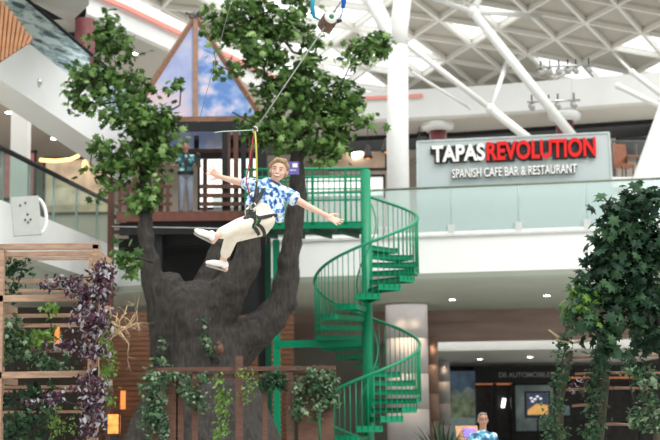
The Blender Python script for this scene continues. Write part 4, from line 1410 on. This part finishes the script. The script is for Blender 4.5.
# =================================================================== PEOPLE
SKIN = mat('skin', (.66, .42, .33), .5, var=.06, scale=14)
SKIN_T = mat('tanned_skin', (.42, .22, .15), .5, var=.08, scale=14)
def frame_of(fwd, up):
    f = V(fwd).normalized()
    u = V(up)
    u = (u - f * u.dot(f)).normalized()
    r = u.cross(f)          # points to the person's left when fwd = facing, up = up
    return Matrix((r, f, u)).transposed()

def head_caps(c, R, s=1.0):
    """c centre of the head; R columns: side, forward, up"""
    g = lambda x, y, z: c + R @ V((x * s, y * s, z * s))
    return [('e', g(0, -.012, .028), (.074 * s, .094 * s, .092 * s), R), ('e', g(0, .022, -.03), (.062 * s, .068 * s, .078 * s), R),
            ('e', g(0, .045, -.083), (.036 * s, .036 * s, .032 * s), R), ('e', g(.034, .058, -.028), (.026 * s, .024 * s, .026 * s), R), ('e', g(-.034, .058, -.028), (.026 * s, .024 * s, .026 * s), R),
            ('c', g(0, .082, .012), g(0, .104, -.026), .010 * s, .016 * s),
            ('e', g(.078, -.008, -.005), (.012 * s, .022 * s, .033 * s), R), ('e', g(-.078, -.008, -.005), (.012 * s, .022 * s, .033 * s), R)]

def face_parts(c, R, parent, s=1.0, smile=True, glasses=False):
    g = lambda x, y, z: c + R @ V((x * s, y * s, z * s))
    EW = mat('eye_white', (.85, .84, .82), .3, var=0)
    ED = mat('iris_dark', (.04, .035, .03), .3)
    for sx in (-1, 1):
        e = MB().ball(g(sx * .031, .080, .012), (.013 * s, .009 * s, .0062 * s), R).build('eye', EW, parent)
        MB().ball(g(sx * .031, .0885, .012), (.0085 * s, .004 * s, .0062 * s), R).build('pupil', ED, e)
        MB().tube([g(sx * .013, .090, .031), g(sx * .031, .091, .037), g(sx * .05, .077, .030)], .0045 * s, 6).build('eyebrow', mat('brow_hair', (.22, .13, .07), .8), parent)
    lip = mat('lips', (.48, .16, .14), .4)
    if smile:
        m_ = MB().tube([g(-.034, .077, -.048), g(-.018, .091, -.060), g(0, .096, -.064), g(.018, .091, -.060), g(.034, .077, -.048)], [.004 * s, .010 * s, .012 * s, .010 * s, .004 * s], 8).build('mouth', lip, parent)
        MB().tube([g(-.026, .089, -.051), g(-.012, .0995, -.057), g(0, .103, -.059), g(.012, .0995, -.057), g(.026, .089, -.051)], [.004 * s, .0072 * s, .0078 * s, .0072 * s, .004 * s], 8).build('teeth', mat('teeth', (.85, .82, .78), .3, var=0), m_)
    else:
        MB().tube([g(-.024, .084, -.056), g(0, .094, -.058), g(.024, .084, -.056)], [.004 * s, .007 * s, .004 * s], 8).build('mouth', lip, parent)
    if glasses:
        gl = MB()
        for sx in (-1, 1):
            pts = [g(sx * .033 + .024 * math.cos(a), .098, .012 + .018 * math.sin(a)) for a in [2 * PI * k / 14 for k in range(15)]]
            gl.tube(pts, .0028 * s, 5)
            gl.tube([g(sx * .057, .098, .014), g(sx * .082, .0, .014)], .0028 * s, 5)
        gl.tube([g(-.01, .1, .016), g(.01, .1, .016)], .0028 * s, 5)
        gl.build('glasses', BLACK, parent)

def hand_caps(w_, d, n, sgn=1, s=1.0, spread=.22, curl=.25):
    """w_ wrist, d direction of the fingers, n palm normal; sgn: side of the thumb"""
    d = V(d).normalized()
    n = V(n)
    n = (n - d * n.dot(d)).normalized()
    sd = d.cross(n) * sgn
    R = Matrix((sd, d, n)).transposed()
    g = lambda x, y, z: w_ + R @ V((x * s, y * s, z * s))
    caps = [('e', g(0, .048, 0), (.041 * s, .054 * s, .016 * s), R), ('c', g(0, -.01, 0), g(0, .03, 0), .026 * s, .028 * s)]
    for x, L_, a in ((.031, .072, .9), (.011, .08, .25), (-.010, .075, -.3), (-.030, .058, -1.0)):
        a *= spread
        b0 = g(x, .088, 0)
        d1 = V((math.sin(a), math.cos(a), curl * .4)).normalized()
        d2 = V((math.sin(a), math.cos(a), curl * 1.4)).normalized()
        p1 = b0 + R @ (d1 * L_ * .55 * s)
        p2 = p1 + R @ (d2 * L_ * .45 * s)
        caps += [('c', g(x * .8, .05, 0), b0, .0105 * s, .0098 * s), ('c', b0, p1, .0098 * s, .009 * s), ('c', p1, p2, .009 * s, .0078 * s)]
    t0, t1, t2 = g(.028, .022, .004), g(.062, .055, .014), g(.078, .086, .018)
    caps += [('c', t0, t1, .015 * s, .0115 * s), ('c', t1, t2, .0115 * s, .009 * s)]
    return caps

def strap(parent, name, pts, body_bvh, org, m, width=.02, off=.006, thick=.4):
    out = []
    for p, q in zip(pts, pts[1:]):
        for k in range(5):
            r = p.lerp(q, k / 5)
            out.append(r)
    out.append(pts[-1])
    loc_, nor_ = [], []
    for p in out:
        loc, nor, _, _ = body_bvh.find_nearest(p - org)
        loc_.append(loc + org)
        nor_.append(nor)
    n_ = len(loc_)
    for _ in range(3):
        loc_ = [loc_[0]] + [(loc_[k - 1] + loc_[k] * 2 + loc_[k + 1]) / 4 for k in range(1, n_ - 1)] + [loc_[-1]]
        nor_ = [nor_[0]] + [(nor_[k - 1] + nor_[k] * 2 + nor_[k + 1]).normalized() for k in range(1, n_ - 1)] + [nor_[-1]]
    vs_, fs_ = [], []
    for k in range(n_):
        t_ = (loc_[min(k + 1, n_ - 1)] - loc_[max(k - 1, 0)]).normalized()
        sd = t_.cross(nor_[k]).normalized() * width
        a, b = loc_[k] - nor_[k] * .004, loc_[k] + nor_[k] * (off + .006)
        vs_ += [a - sd, a + sd, b + sd, b - sd]
    for k in range(n_ - 1):
        o = 4 * k
        for q in range(4):
            q2 = (q + 1) % 4
            fs_.append((o + q, o + q2, o + 4 + q2, o + 4 + q))
    fs_ += [(3, 2, 1, 0), (4 * n_ - 4, 4 * n_ - 3, 4 * n_ - 2, 4 * n_ - 1)]
    MB().add(vs_, fs_).build(name, m, parent)

# ---------------------------------------------------------------- the zip-line rider
WD = 15.8
J = lambda u, v, dy=0: P(u, v, WD + dy)
wo = thing('person', J(262, 224), 'smiling woman in blue patterned shirt and cream trousers flying arms outstretched on the zip line', 'person')
hc = J(278.8, 170.8, .10)
up_h = (J(281.2, 157, .13) - J(276.2, 181, .06))
HR = frame_of((-.10, -1, -.08), up_h)
HS = HR @ Matrix.Diagonal((1.16, 1, .97))
sR, eR, wR = J(251, 184.5, .26), J(233, 180.5, .42), J(220.5, 177, .60)      # arm on the photo's left
sL, eL, wL = J(287, 194.5, .20), J(308, 206.5, .14), J(327, 216, .06)
hipA, kneeA, ankA = J(263, 220, .02), J(239.5, 225.5, -.32), J(216.5, 235.5, -.58)
hipB, kneeB, ankB = J(260, 226, .06), J(232, 236, -.30), J(223.3, 259.5, -.12)
chest, waist, pelvis = J(269, 191.5, .20), J(263.5, 205, .12), J(261.5, 219, .06)
neck0, neck1 = J(272.5, 185.5, .18), J(276.2, 177, .12)
caps = head_caps(hc, HS, 1.0)
caps += [('c', neck0, neck1, .055, .048), ('c', chest, waist, .125, .105), ('c', waist, pelvis, .105, .125), ('c', sR, sL, .055, .055)]
caps += [('c', sR, eR, .046, .038), ('c', eR, wR, .037, .025), ('c', sL, eL, .046, .037), ('c', eL, wL, .037, .025)]
caps += [('c', hipA, kneeA, .085, .055), ('c', kneeA, ankA, .05, .036), ('c', hipB, kneeB, .085, .055), ('c', kneeB, ankB, .05, .036)]
dR = (wR - eR).normalized()
caps += hand_caps(wR, (J(212, 171.5, .62) - wR), (0, -1, -.2), -1, 1.05, .35, .1)
caps += hand_caps(wL, (J(339, 222.5, .03) - wL), (.1, -.75, .6), -1, 1.1, .3, .15)
footA, footB = J(193.7, 230.8, -.62), J(205.3, 263.2, -.2)
heelA, heelB = J(213, 241, -.56), J(225.5, 269, -.10)
caps += [('c', ankA, heelA, .036, .03), ('c', ankB, heelB, .036, .03)]
body = put(blend(caps, .0065, 3, 'woman'), 'body', SKIN, wo)
face_parts(hc, HS, wo, 1.0, True)
g = lambda x, y, z: hc + HS @ V((x, y, z))
hair = blend([('e', g(0, -.03, .05), (.082, .088, .074), HS), ('e', g(0, -.05, .0), (.08, .066, .08), HS),
              ('c', g(-.056, .042, .092), g(-.01, .056, .116), .017, .022), ('c', g(-.01, .056, .116), g(.045, .044, .106), .022, .022), ('c', g(.045, .044, .106), g(.08, .015, .045), .020, .017),
              ('c', g(-.056, .042, .092), g(-.084, .005, .03), .017, .015), ('c', g(.076, .015, .045), g(.08, -.012, -.02), .015, .010), ('c', g(-.084, .005, .03), g(-.084, -.015, -.03), .015, .012),
              ('c', g(-.03, .02, .122), g(.04, -.01, .118), .024, .028), ('c', g(.04, -.01, .112), g(.076, -.03, .06), .024, .022), ('c', g(-.05, -.02, .105), g(-.09, -.03, .05), .026, .022), ('c', g(.055, -.04, .0), g(.062, -.05, -.045), .03, .02), ('c', g(-.06, -.04, .0), g(-.07, -.05, -.06), .03, .02)], .007, 1, 'hair')
put(hair, 'hair', mat('blonde_hair', (.33, .23, .13), .6, var=.5, scale=26, bump=.5, stretch=(3, 3, .6)), wo)
# shirt
shirt_m = cloud_mat('blue_print_shirt', [(.36, (.008, .02, .10)), (.43, (.03, .11, .36)), (.48, (.14, .33, .62)), (.53, (.45, .62, .76)), (.60, (.74, .82, .86))], 19, (1, 1, 1), 5, .7)
hemR = sR.lerp(eR, .26)
hemL = sL.lerp(eL, .30)
shirt = blend([('c', sR, sL, .075, .078), ('c', chest, waist, .155, .138), ('c', waist, J(266, 211, .12), .14, .13), ('c', chest, J(254, 200, .1), .13, .085), ('c', J(254, 200, .1), J(251, 206, .08), .085, .07), ('c', chest, J(276, 210, .16), .13, .10), ('c', J(276, 210, .16), J(279.5, 219, .18), .075, .045),
               ('c', chest, sL, .12, .08), ('c', chest, sR, .12, .075), ('c', sR, hemR, .075, .066), ('c', sL, hemL, .08, .078), ('c', chest, neck0, .09, .066)], .010, 4, 'shirt')
shirt_o = put(shirt, 'shirt', shirt_m, wo)
MB().tube([hemR - dR * 0, hemR + (eR - sR).normalized() * .012], [.069, .068], 18).build('sleeve_cuff', mat('shirt_white', (.75, .82, .88), .7), shirt_o)
MB().tube([hemL, hemL + (eL - sL).normalized() * .03], [.081, .079], 18).build('sleeve_cuff', mat('shirt_white', (.75, .82, .88)), shirt_o)
mb = MB()
cl = frame_of((-.05, -1, .1), neck1 - neck0)
pts = [neck0 + cl @ V((.078 * math.cos(a), .082 * math.sin(a), .03 + .012 * math.cos(a + PI / 2))) for a in [2 * PI * k / 20 for k in range(20)]]
mb.tube(pts + pts[:1], .018, 8)
mb.build('collar', mat('navy_collar', (.02, .05, .17), .7, var=.5, scale=20), shirt_o)
# trousers
tr_m = mat('cream_trousers', (.68, .63, .54), .75, var=.06, scale=9, bump=.25)
trous = blend([('c', J(262.5, 209, .1), pelvis, .12, .15), ('c', pelvis, hipA, .14, .115), ('c', pelvis, hipB, .14, .115), ('c', J(262, 211, .06), pelvis, .115, .14), ('c', hipA, kneeA, .112, .078), ('c', kneeA, kneeA.lerp(ankA, .76), .078, .062),
               ('c', hipB, kneeB, .112, .076), ('c', kneeB, kneeB.lerp(ankB, .72), .074, .058), ('c', J(250, 212, -.1), J(258, 213, .02), .06, .10)], .011, 4, 'trousers')
trous_o = put(trous, 'trousers', tr_m, wo)
# shoes
SHW = mat('white_canvas', (.80, .80, .78), .6, var=.03)
SHS = mat('grey_rubber_sole', (.30, .27, .24), .7, var=.1)
def shoe(heel, toe, ank, dn):
    d = (toe - heel).normalized()
    u = (ank - heel)
    u = (u - d * u.dot(d)).normalized()
    R = Matrix((d.cross(u), d, u)).transposed()
    L_ = (toe - heel).length
    g = lambda x, y, z: heel + R @ V((x, y, z))
    me = blend([('e', g(0, .02, .035), (.036, .045, .045), R), ('c', g(0, .02, .055), g(0, .05, .06), .034, .036), ('c', g(0, .05, .04), g(0, L_ * .6, .025), .037, .036), ('e', g(.004, L_ * .72, .014), (.044, .065, .03), R), ('e', g(0, L_ * .5, .03), (.036, .08, .034), R)], .007, 3, 'shoe')
    o = put(me, 'shoe', SHW, wo)
    pr = [(-.032, .0), (-.033, .08), (-.041, L_ * .66), (-.034, L_ * .86), (0, L_ - .01), (.034, L_ * .86), (.041, L_ * .66), (.033, .08), (.032, .0), (0, -.025)]
    MB().prism([g(x, y, -.012) for x, y in pr], R @ V((0, 0, -.014))).build('sole', SHS, o)
    MB().tube([g(-.02, L_ * .42, .06), g(.02, L_ * .42, .06)], .006, 6).tube([g(-.02, L_ * .34, .068), g(.02, L_ * .34, .068)], .006, 6).build('laces', SHW, o)
shoe(heelA, footA, ankA, None)
shoe(heelB, footB, ankB, None)
# harness of dark straps over shirt and trousers
hmb = MB()
bvh_parts = []
for ob in (shirt_o, trous_o):
    me = ob.data
    bvh_parts.append(([v.co.copy() for v in me.vertices], [tuple(p.vertices) for p in me.polygons]))
vv, ff = [], []
for a, b in bvh_parts:
    o_ = len(vv)
    vv += a
    ff += [tuple(i + o_ for i in f) for f in b]
BV = BVHTree.FromPolygons(vv, ff)
worg = wloc(wo)
HB = mat('black_webbing', (.02, .022, .02), .7, var=.3)
HG = mat('green_webbing', (.05, .17, .04), .7, var=.2)
hs = thing('climbing_harness', J(257, 197, -.05), 'black and green climbing harness strapped on the flying woman', 'harness')
near = -.35
strap(hs, 'shoulder_strap', [J(266, 181, .3), J(260, 184, near), J(257, 190, near), J(254, 198, near), J(251, 206, near), J(249, 213, near)], BV, worg, HB, .018)
strap(hs, 'shoulder_strap', [J(258, 182, .3), J(254, 186, near), J(254, 192, near), J(258, 199, near), J(262, 205, near)], BV, worg, HB, .015)
strap(hs, 'waist_belt', [J(242, 207, .2), J(248, 204, near), J(256, 200, near), J(263, 199.5, near), J(270, 203, near), J(276, 210, near), J(279, 216, .2), J(272, 217, .5), J(252, 210, .5)], BV, worg, HB, .019)
strap(hs, 'leg_loop', [J(258, 199, near), J(263.5, 206, near), J(266.5, 214, near), J(267, 224, near), J(264, 232, near), J(260, 238, 0), J(258, 226, .4)], BV, worg, HB, .019)
strap(hs, 'leg_loop', [J(276, 211, near), J(276, 219, near), J(272, 228, near), J(266, 235, .0), J(262, 238, .1)], BV, worg, HB, .018)
strap(hs, 'leg_loop', [J(255, 199, near), J(250, 206, near), J(246.5, 212, near), J(245, 217, near)], BV, worg, HB, .014)
strap(hs, 'edge_webbing', [J(259.5, 199, near), J(265, 206, near), J(268, 214, near), J(268.5, 224, near), J(265.5, 232, near)], BV, worg, HG, .007, .010)
strap(hs, 'edge_webbing', [J(261.5, 184, near), J(258.5, 190, near), J(255.5, 198, near), J(252.5, 206, near)], BV, worg, HG, .007, .010)
loc, nor, _, _ = BV.find_nearest(J(256.5, 196, near) - worg)
cl_ = loc + worg
MB().box(cl_ + nor * .02, (.07, .05, .09), rotz(.2)).build('chest_plate', HB, hs)
MB().tube([cl_ + nor * .05 + V((.03 * math.cos(a), 0, .045 * math.sin(a) + .05)) for a in [2 * PI * k / 14 for k in range(15)]], .007, 6).build('carabiner', CHROME, hs)
chn = cl_ + nor * .05 + V((0, 0, .09))
att = J(257, 182, -.12)
MB().tube([chn, att], .011, 8).build('tether', HB, hs)
# ---------------------------------------------------------------- ropes and trolley
knot = J(255, 130, .1)
tag(MB().tube([knot, J(256.3, 150, .02), att], .010, 8).build('yellow_sling', mat('yellow_sling', (.45, .40, .06), .6)), 'yellow sling running from the rope junction to the harness', 'sling')
tag(MB().tube([knot + V((-.01, 0, -.02)), J(250, 158, .05), J(246.2, 181, .02), J(250, 197, -.10)], .006, 8).build('red_rope', mat('red_rope', (.38, .03, .04), .6)), 'red safety rope left of the yellow sling', 'rope')
ROPE = mat('grey_rope', (.22, .22, .21), .7)
ctr = P(328, 22, 17.2)
tag(MB().tube([knot, ctr], .008, 6).tube([ctr + V((0, 0, .02)), P(352, -14, 17.9)], .013, 6).build('haul_rope', ROPE), 'grey rope running diagonally from the trolley down to the woman', 'rope')
tag(MB().tube([knot, P(222, 131.5, 15.6), P(215, 132.5, 15.5)], .006, 6).build('guide_cord', mat('pale_green_cord', (.35, .5, .38), .6)), 'pale green cord pulled left from the rope junction', 'cord')
tag(MB().tube([P(233, -5, 16.5), P(206, 95, 18), P(199, 122, 18.6)], .004, 5).build('thin_cable', ROPE), 'hair-thin grey cable hanging left of the main tree crown', 'cable')
jn = thing('rope_junction', knot, 'small metal ring joining the ropes above the woman', 'ring')
MB().tube([knot + V((.025 * math.cos(a), 0, .035 * math.sin(a))) for a in [2 * PI * k / 14 for k in range(15)]], .008, 6).build('ring', CHROME, jn)
MB().tube([knot + V((-.02, 0, .03)), knot + V((.03, 0, -.05))], .014, 8).build('shackle', BLACK, jn)
tr_ = thing('zip_trolley', ctr, 'brown barrel-shaped zip-line trolley with pale end disc at the top', 'trolley')
ax = (P(333, 14, 17.0) - P(325.5, 26, 17.2)).normalized()
Rt = ax.to_track_quat('Z', 'Y').to_matrix()
MB().lathe(ctr, [(.085, -.10), (.095, -.09), (.095, .06), (.085, .07)], 24, Rt).build('barrel', mat('brown_brush', (.13, .075, .055), .8, var=.5, scale=40, bump=.6), tr_)
disc = MB().lathe(ctr + ax * .085, [(.03, -.015), (.075, -.015), (.078, .015), (.03, .02)], 24, Rt).build('end_disc', mat('pale_disc', (.70, .72, .66), .5, var=.08), tr_)
MB().lathe(ctr + ax * .10, [(.0, 0), (.032, 0), (.026, .03), (0, .034)], 16, Rt).build('hub', mat('hub_green', (.03, .20, .12), .4), disc)
MB().tube([ctr + V((.1, 0, .0)), ctr + V((.16, 0, .02))], .02, 8).build('axle', BLACK, tr_)
BLUE = mat('blue_strap', (.01, .10, .45), .6)
tag(MB().tube([P(313, -8, 17), P(312.5, 8, 17), P(314, 17, 17), P(320, 20, 17.1)], [.025, .025, .02, .008], 8).build('turquoise_strap', mat('turquoise_strap', (.0, .25, .36), .6)), 'turquoise strap hanging left of the trolley', 'strap')
tag(MB().tube([P(345, -8, 17), P(344, 0, 17), P(343, 8, 17)], [.02, .03, .02], 8).tube([P(343, 4, 17), P(342.5, 12, 17), P(340, 18, 17.1), P(334, 22, 17.15)], .006, 6).build('blue_strap', BLUE), 'bright blue strap hanging right of the trolley', 'strap')

# ---------------------------------------------------------------- standing figures
def stander(base, face, label, ht, shirt_mat, trouser_mat, hair_mat, skin_m, wristL, wristR, glasses=False, harness=False, bald=False, beard=None):
    """base on the floor; face = facing angle about z (0 looks towards -y); wrists in body frame"""
    s = ht / 1.75
    R = Matrix.Rotation(face, 3, 'Z') @ Matrix.Rotation(PI, 3, 'Z')    # body frame: x side, y forward, z up
    B = lambda x, y, z: base + R @ V((x * s, y * s, z * s))
    t = thing('person', base, label, 'person')
    hc = B(0, .02, 1.63)
    HR_ = R.copy()
    caps = head_caps(hc, HR_, s * .98)
    caps += [('c', B(0, -.01, 1.42), B(0, .005, 1.56), .058 * s, .052 * s), ('c', B(0, 0, 1.28), B(0, 0, 1.05), .13 * s, .115 * s), ('c', B(-.13, 0, 1.37), B(.13, 0, 1.37), .055 * s, .055 * s)]
    sleeves = []
    for sx, wr in ((1, wristL), (-1, wristR)):
        sh = B(sx * .165, 0, 1.375)
        w_ = B(*wr)
        mid = sh.lerp(w_, .5)
        d_ = (w_ - sh)
        need = max(0, (.27 * s) ** 2 - (d_.length / 2) ** 2) ** .5
        bend = R @ V((sx * .6, -.6, -.5)).normalized()
        bend = (bend - d_.normalized() * bend.dot(d_.normalized())).normalized()
        el = mid + bend * need
        caps += [('c', sh, el, .048 * s, .039 * s), ('c', el, w_, .038 * s, .027 * s)]
        caps += hand_caps(w_, (w_ - el), R @ V((-sx * .8, .3, 0.2)), sx, s, .1, .6)
        sleeves += [('c', sh, sh.lerp(el, .7), .066 * s, .062 * s)]
    for sx in (1, -1):
        caps += [('c', B(sx * .09, 0, .92), B(sx * .10, .02, .5), .085 * s, .058 * s), ('c', B(sx * .10, .02, .5), B(sx * .11, -.01, .08), .056 * s, .04 * s), ('c', B(sx * .11, -.01, .06), B(sx * .125, .1, .03), .035 * s, .03 * s)]
    put(blend(caps, .0085, 3, 'man'), 'body', skin_m, t)
    face_parts(hc, HR_, t, s * .98, False, glasses)
    g = lambda x, y, z: hc + HR_ @ V((x * s, y * s, z * s))
    put(blend([('e', g(0, -.022, .045), (.078 * s, .09 * s, .078 * s), HR_), ('e', g(0, -.045, 0), (.077 * s, .062 * s, .075 * s), HR_), ('c', g(-.04, .045, .098), g(.04, .045, .098), .016 * s, .016 * s)], .008, 2, 'hair'), 'hair', hair_mat, t)
    sh_ = put(blend([('c', B(-.12, 0, 1.375), B(.12, 0, 1.375), .068 * s, .068 * s), ('c', B(-.05, 0, 1.41), B(.05, 0, 1.41), .06 * s, .06 * s), ('e', B(0, .01, 1.25), (.18 * s, .135 * s, .2 * s), R), ('e', B(0, .01, 1.02), (.185 * s, .14 * s, .17 * s), R), ('c', B(0, 0, 1.40), B(0, 0, 1.455), .075 * s, .06 * s)] + sleeves, .012, 4, 'shirt'), 'shirt', shirt_mat, t)
    put(blend([('e', B(0, 0, .95), (.175 * s, .13 * s, .13 * s), R)] + [c for sx in (1, -1) for c in (('c', B(sx * .09, 0, .92), B(sx * .10, .02, .5), .10 * s, .078 * s), ('c', B(sx * .10, .02, .5), B(sx * .11, -.005, .1), .076 * s, .062 * s))], .012, 3, 'trousers'), 'trousers', trouser_mat, t)
    for sx in (1, -1):
        put(blend([('e', B(sx * .11, -.02, .055), (.042 * s, .06 * s, .05 * s), R), ('e', B(sx * .12, .09, .04), (.047 * s, .10 * s, .04 * s), R)], .009, 2, 'shoe'), 'shoe', BLACK, t)
    return t, B, R, s, sh_
TEAL = cloud_mat('teal_print_shirt', [(.36, (.008, .03, .04)), (.48, (.02, .12, .15)), (.57, (.06, .26, .30)), (.68, (.45, .62, .62))], 9, (1, 1, 1), 3, .7)
pb_ = P(185.5, 212, 34.8)
t, B, R, s, sh_ = stander(V((pb_.x, pb_.y, dz)), .15, 'man in teal patterned shirt and grey trousers standing on the launch tower', 1.74, TEAL, mat('grey_trousers', (.22, .24, .30), .75, var=.12, scale=8), mat('dark_hair', (.05, .03, .02), .7), SKIN_T, (.27, .20, 1.12), (-.26, .18, 1.15))
h2 = thing('climbing_harness', B(0, .1, 1.0), 'black harness worn by the man on the launch tower', 'harness')
me = sh_.data
BV2 = BVHTree.FromPolygons([v.co.copy() for v in me.vertices], [tuple(p.vertices) for p in me.polygons])
o2 = wloc(sh_)
strap(h2, 'shoulder_strap', [B(.11, -.2, 1.3), B(.11, 0, 1.6), B(.10, .4, 1.35), B(.0, .4, 1.12), B(0, .4, .98)], BV2, o2, HB, .025)
strap(h2, 'shoulder_strap', [B(-.11, -.2, 1.3), B(-.11, 0, 1.6), B(-.10, .4, 1.35), B(.0, .4, 1.12), B(0, .4, .98)], BV2, o2, HB, .025)
ring = [B(.3 * math.cos(a), .3 * math.sin(a), .95) for a in [2 * PI * k / 16 for k in range(17)]]
strap(h2, 'waist_belt', ring, BV2, o2, HB, .04)
hb = B(-.27, .27, 1.17)
tag(MB().box(hb + V((0, 0, .08)), (.12, .08, .26), rotz(.3)).ball(hb + V((0, 0, .2)), (.08, .06, .07)).build('equipment_bag', BLACK, origin=hb), 'dark equipment bundle held by the man on the launch tower', 'bag')
BLP = cloud_mat('floral_blue_shirt', [(.38, (.008, .05, .13)), (.47, (.03, .19, .32)), (.54, (.14, .42, .52)), (.62, (.60, .72, .74))], 10, (1, 1, 1), 2, .7)
pm = P(482.5, 412.5, 24.0)
stander(V((pm.x, 24.0, 0)), .1, 'man with glasses and cropped hair in a blue floral shirt at the bottom', pm.z + .0, BLP, mat('navy_trousers', (.03, .04, .08), .75), mat('grey_brown_hair', (.22, .17, .13), .7), SKIN_T, (.26, .05, .84), (-.26, .05, .84), glasses=True)

# violet plaque near the woman's head
pq = P(293.5, 168, 30.0 - .35)
pl_ = thing('violet_plaque', pq, "small violet plaque fixed to the right limb beside the woman's head", 'plaque')
MB().box(pq, (.22, .03, .26), rotz(.1)).build('board', mat('violet_plaque', (.13, .10, .32), .5, var=.2), pl_)
MB().box(pq + V((.03, -.022, .05)), (.10, .012, .08), rotz(.1)).build('white_patch', mat('plaque_white', (.75, .75, .82), .5), pl_)
MB().box(pq + V((-.01, -.022, -.05)), (.13, .012, .025), rotz(.1)).build('pale_stripe', mat('plaque_blue', (.4, .5, .75), .5), pl_)
MB().tube([pq, pq + V((0, .35, .02))], .02, 6).build('fixing', BLACK, pl_)
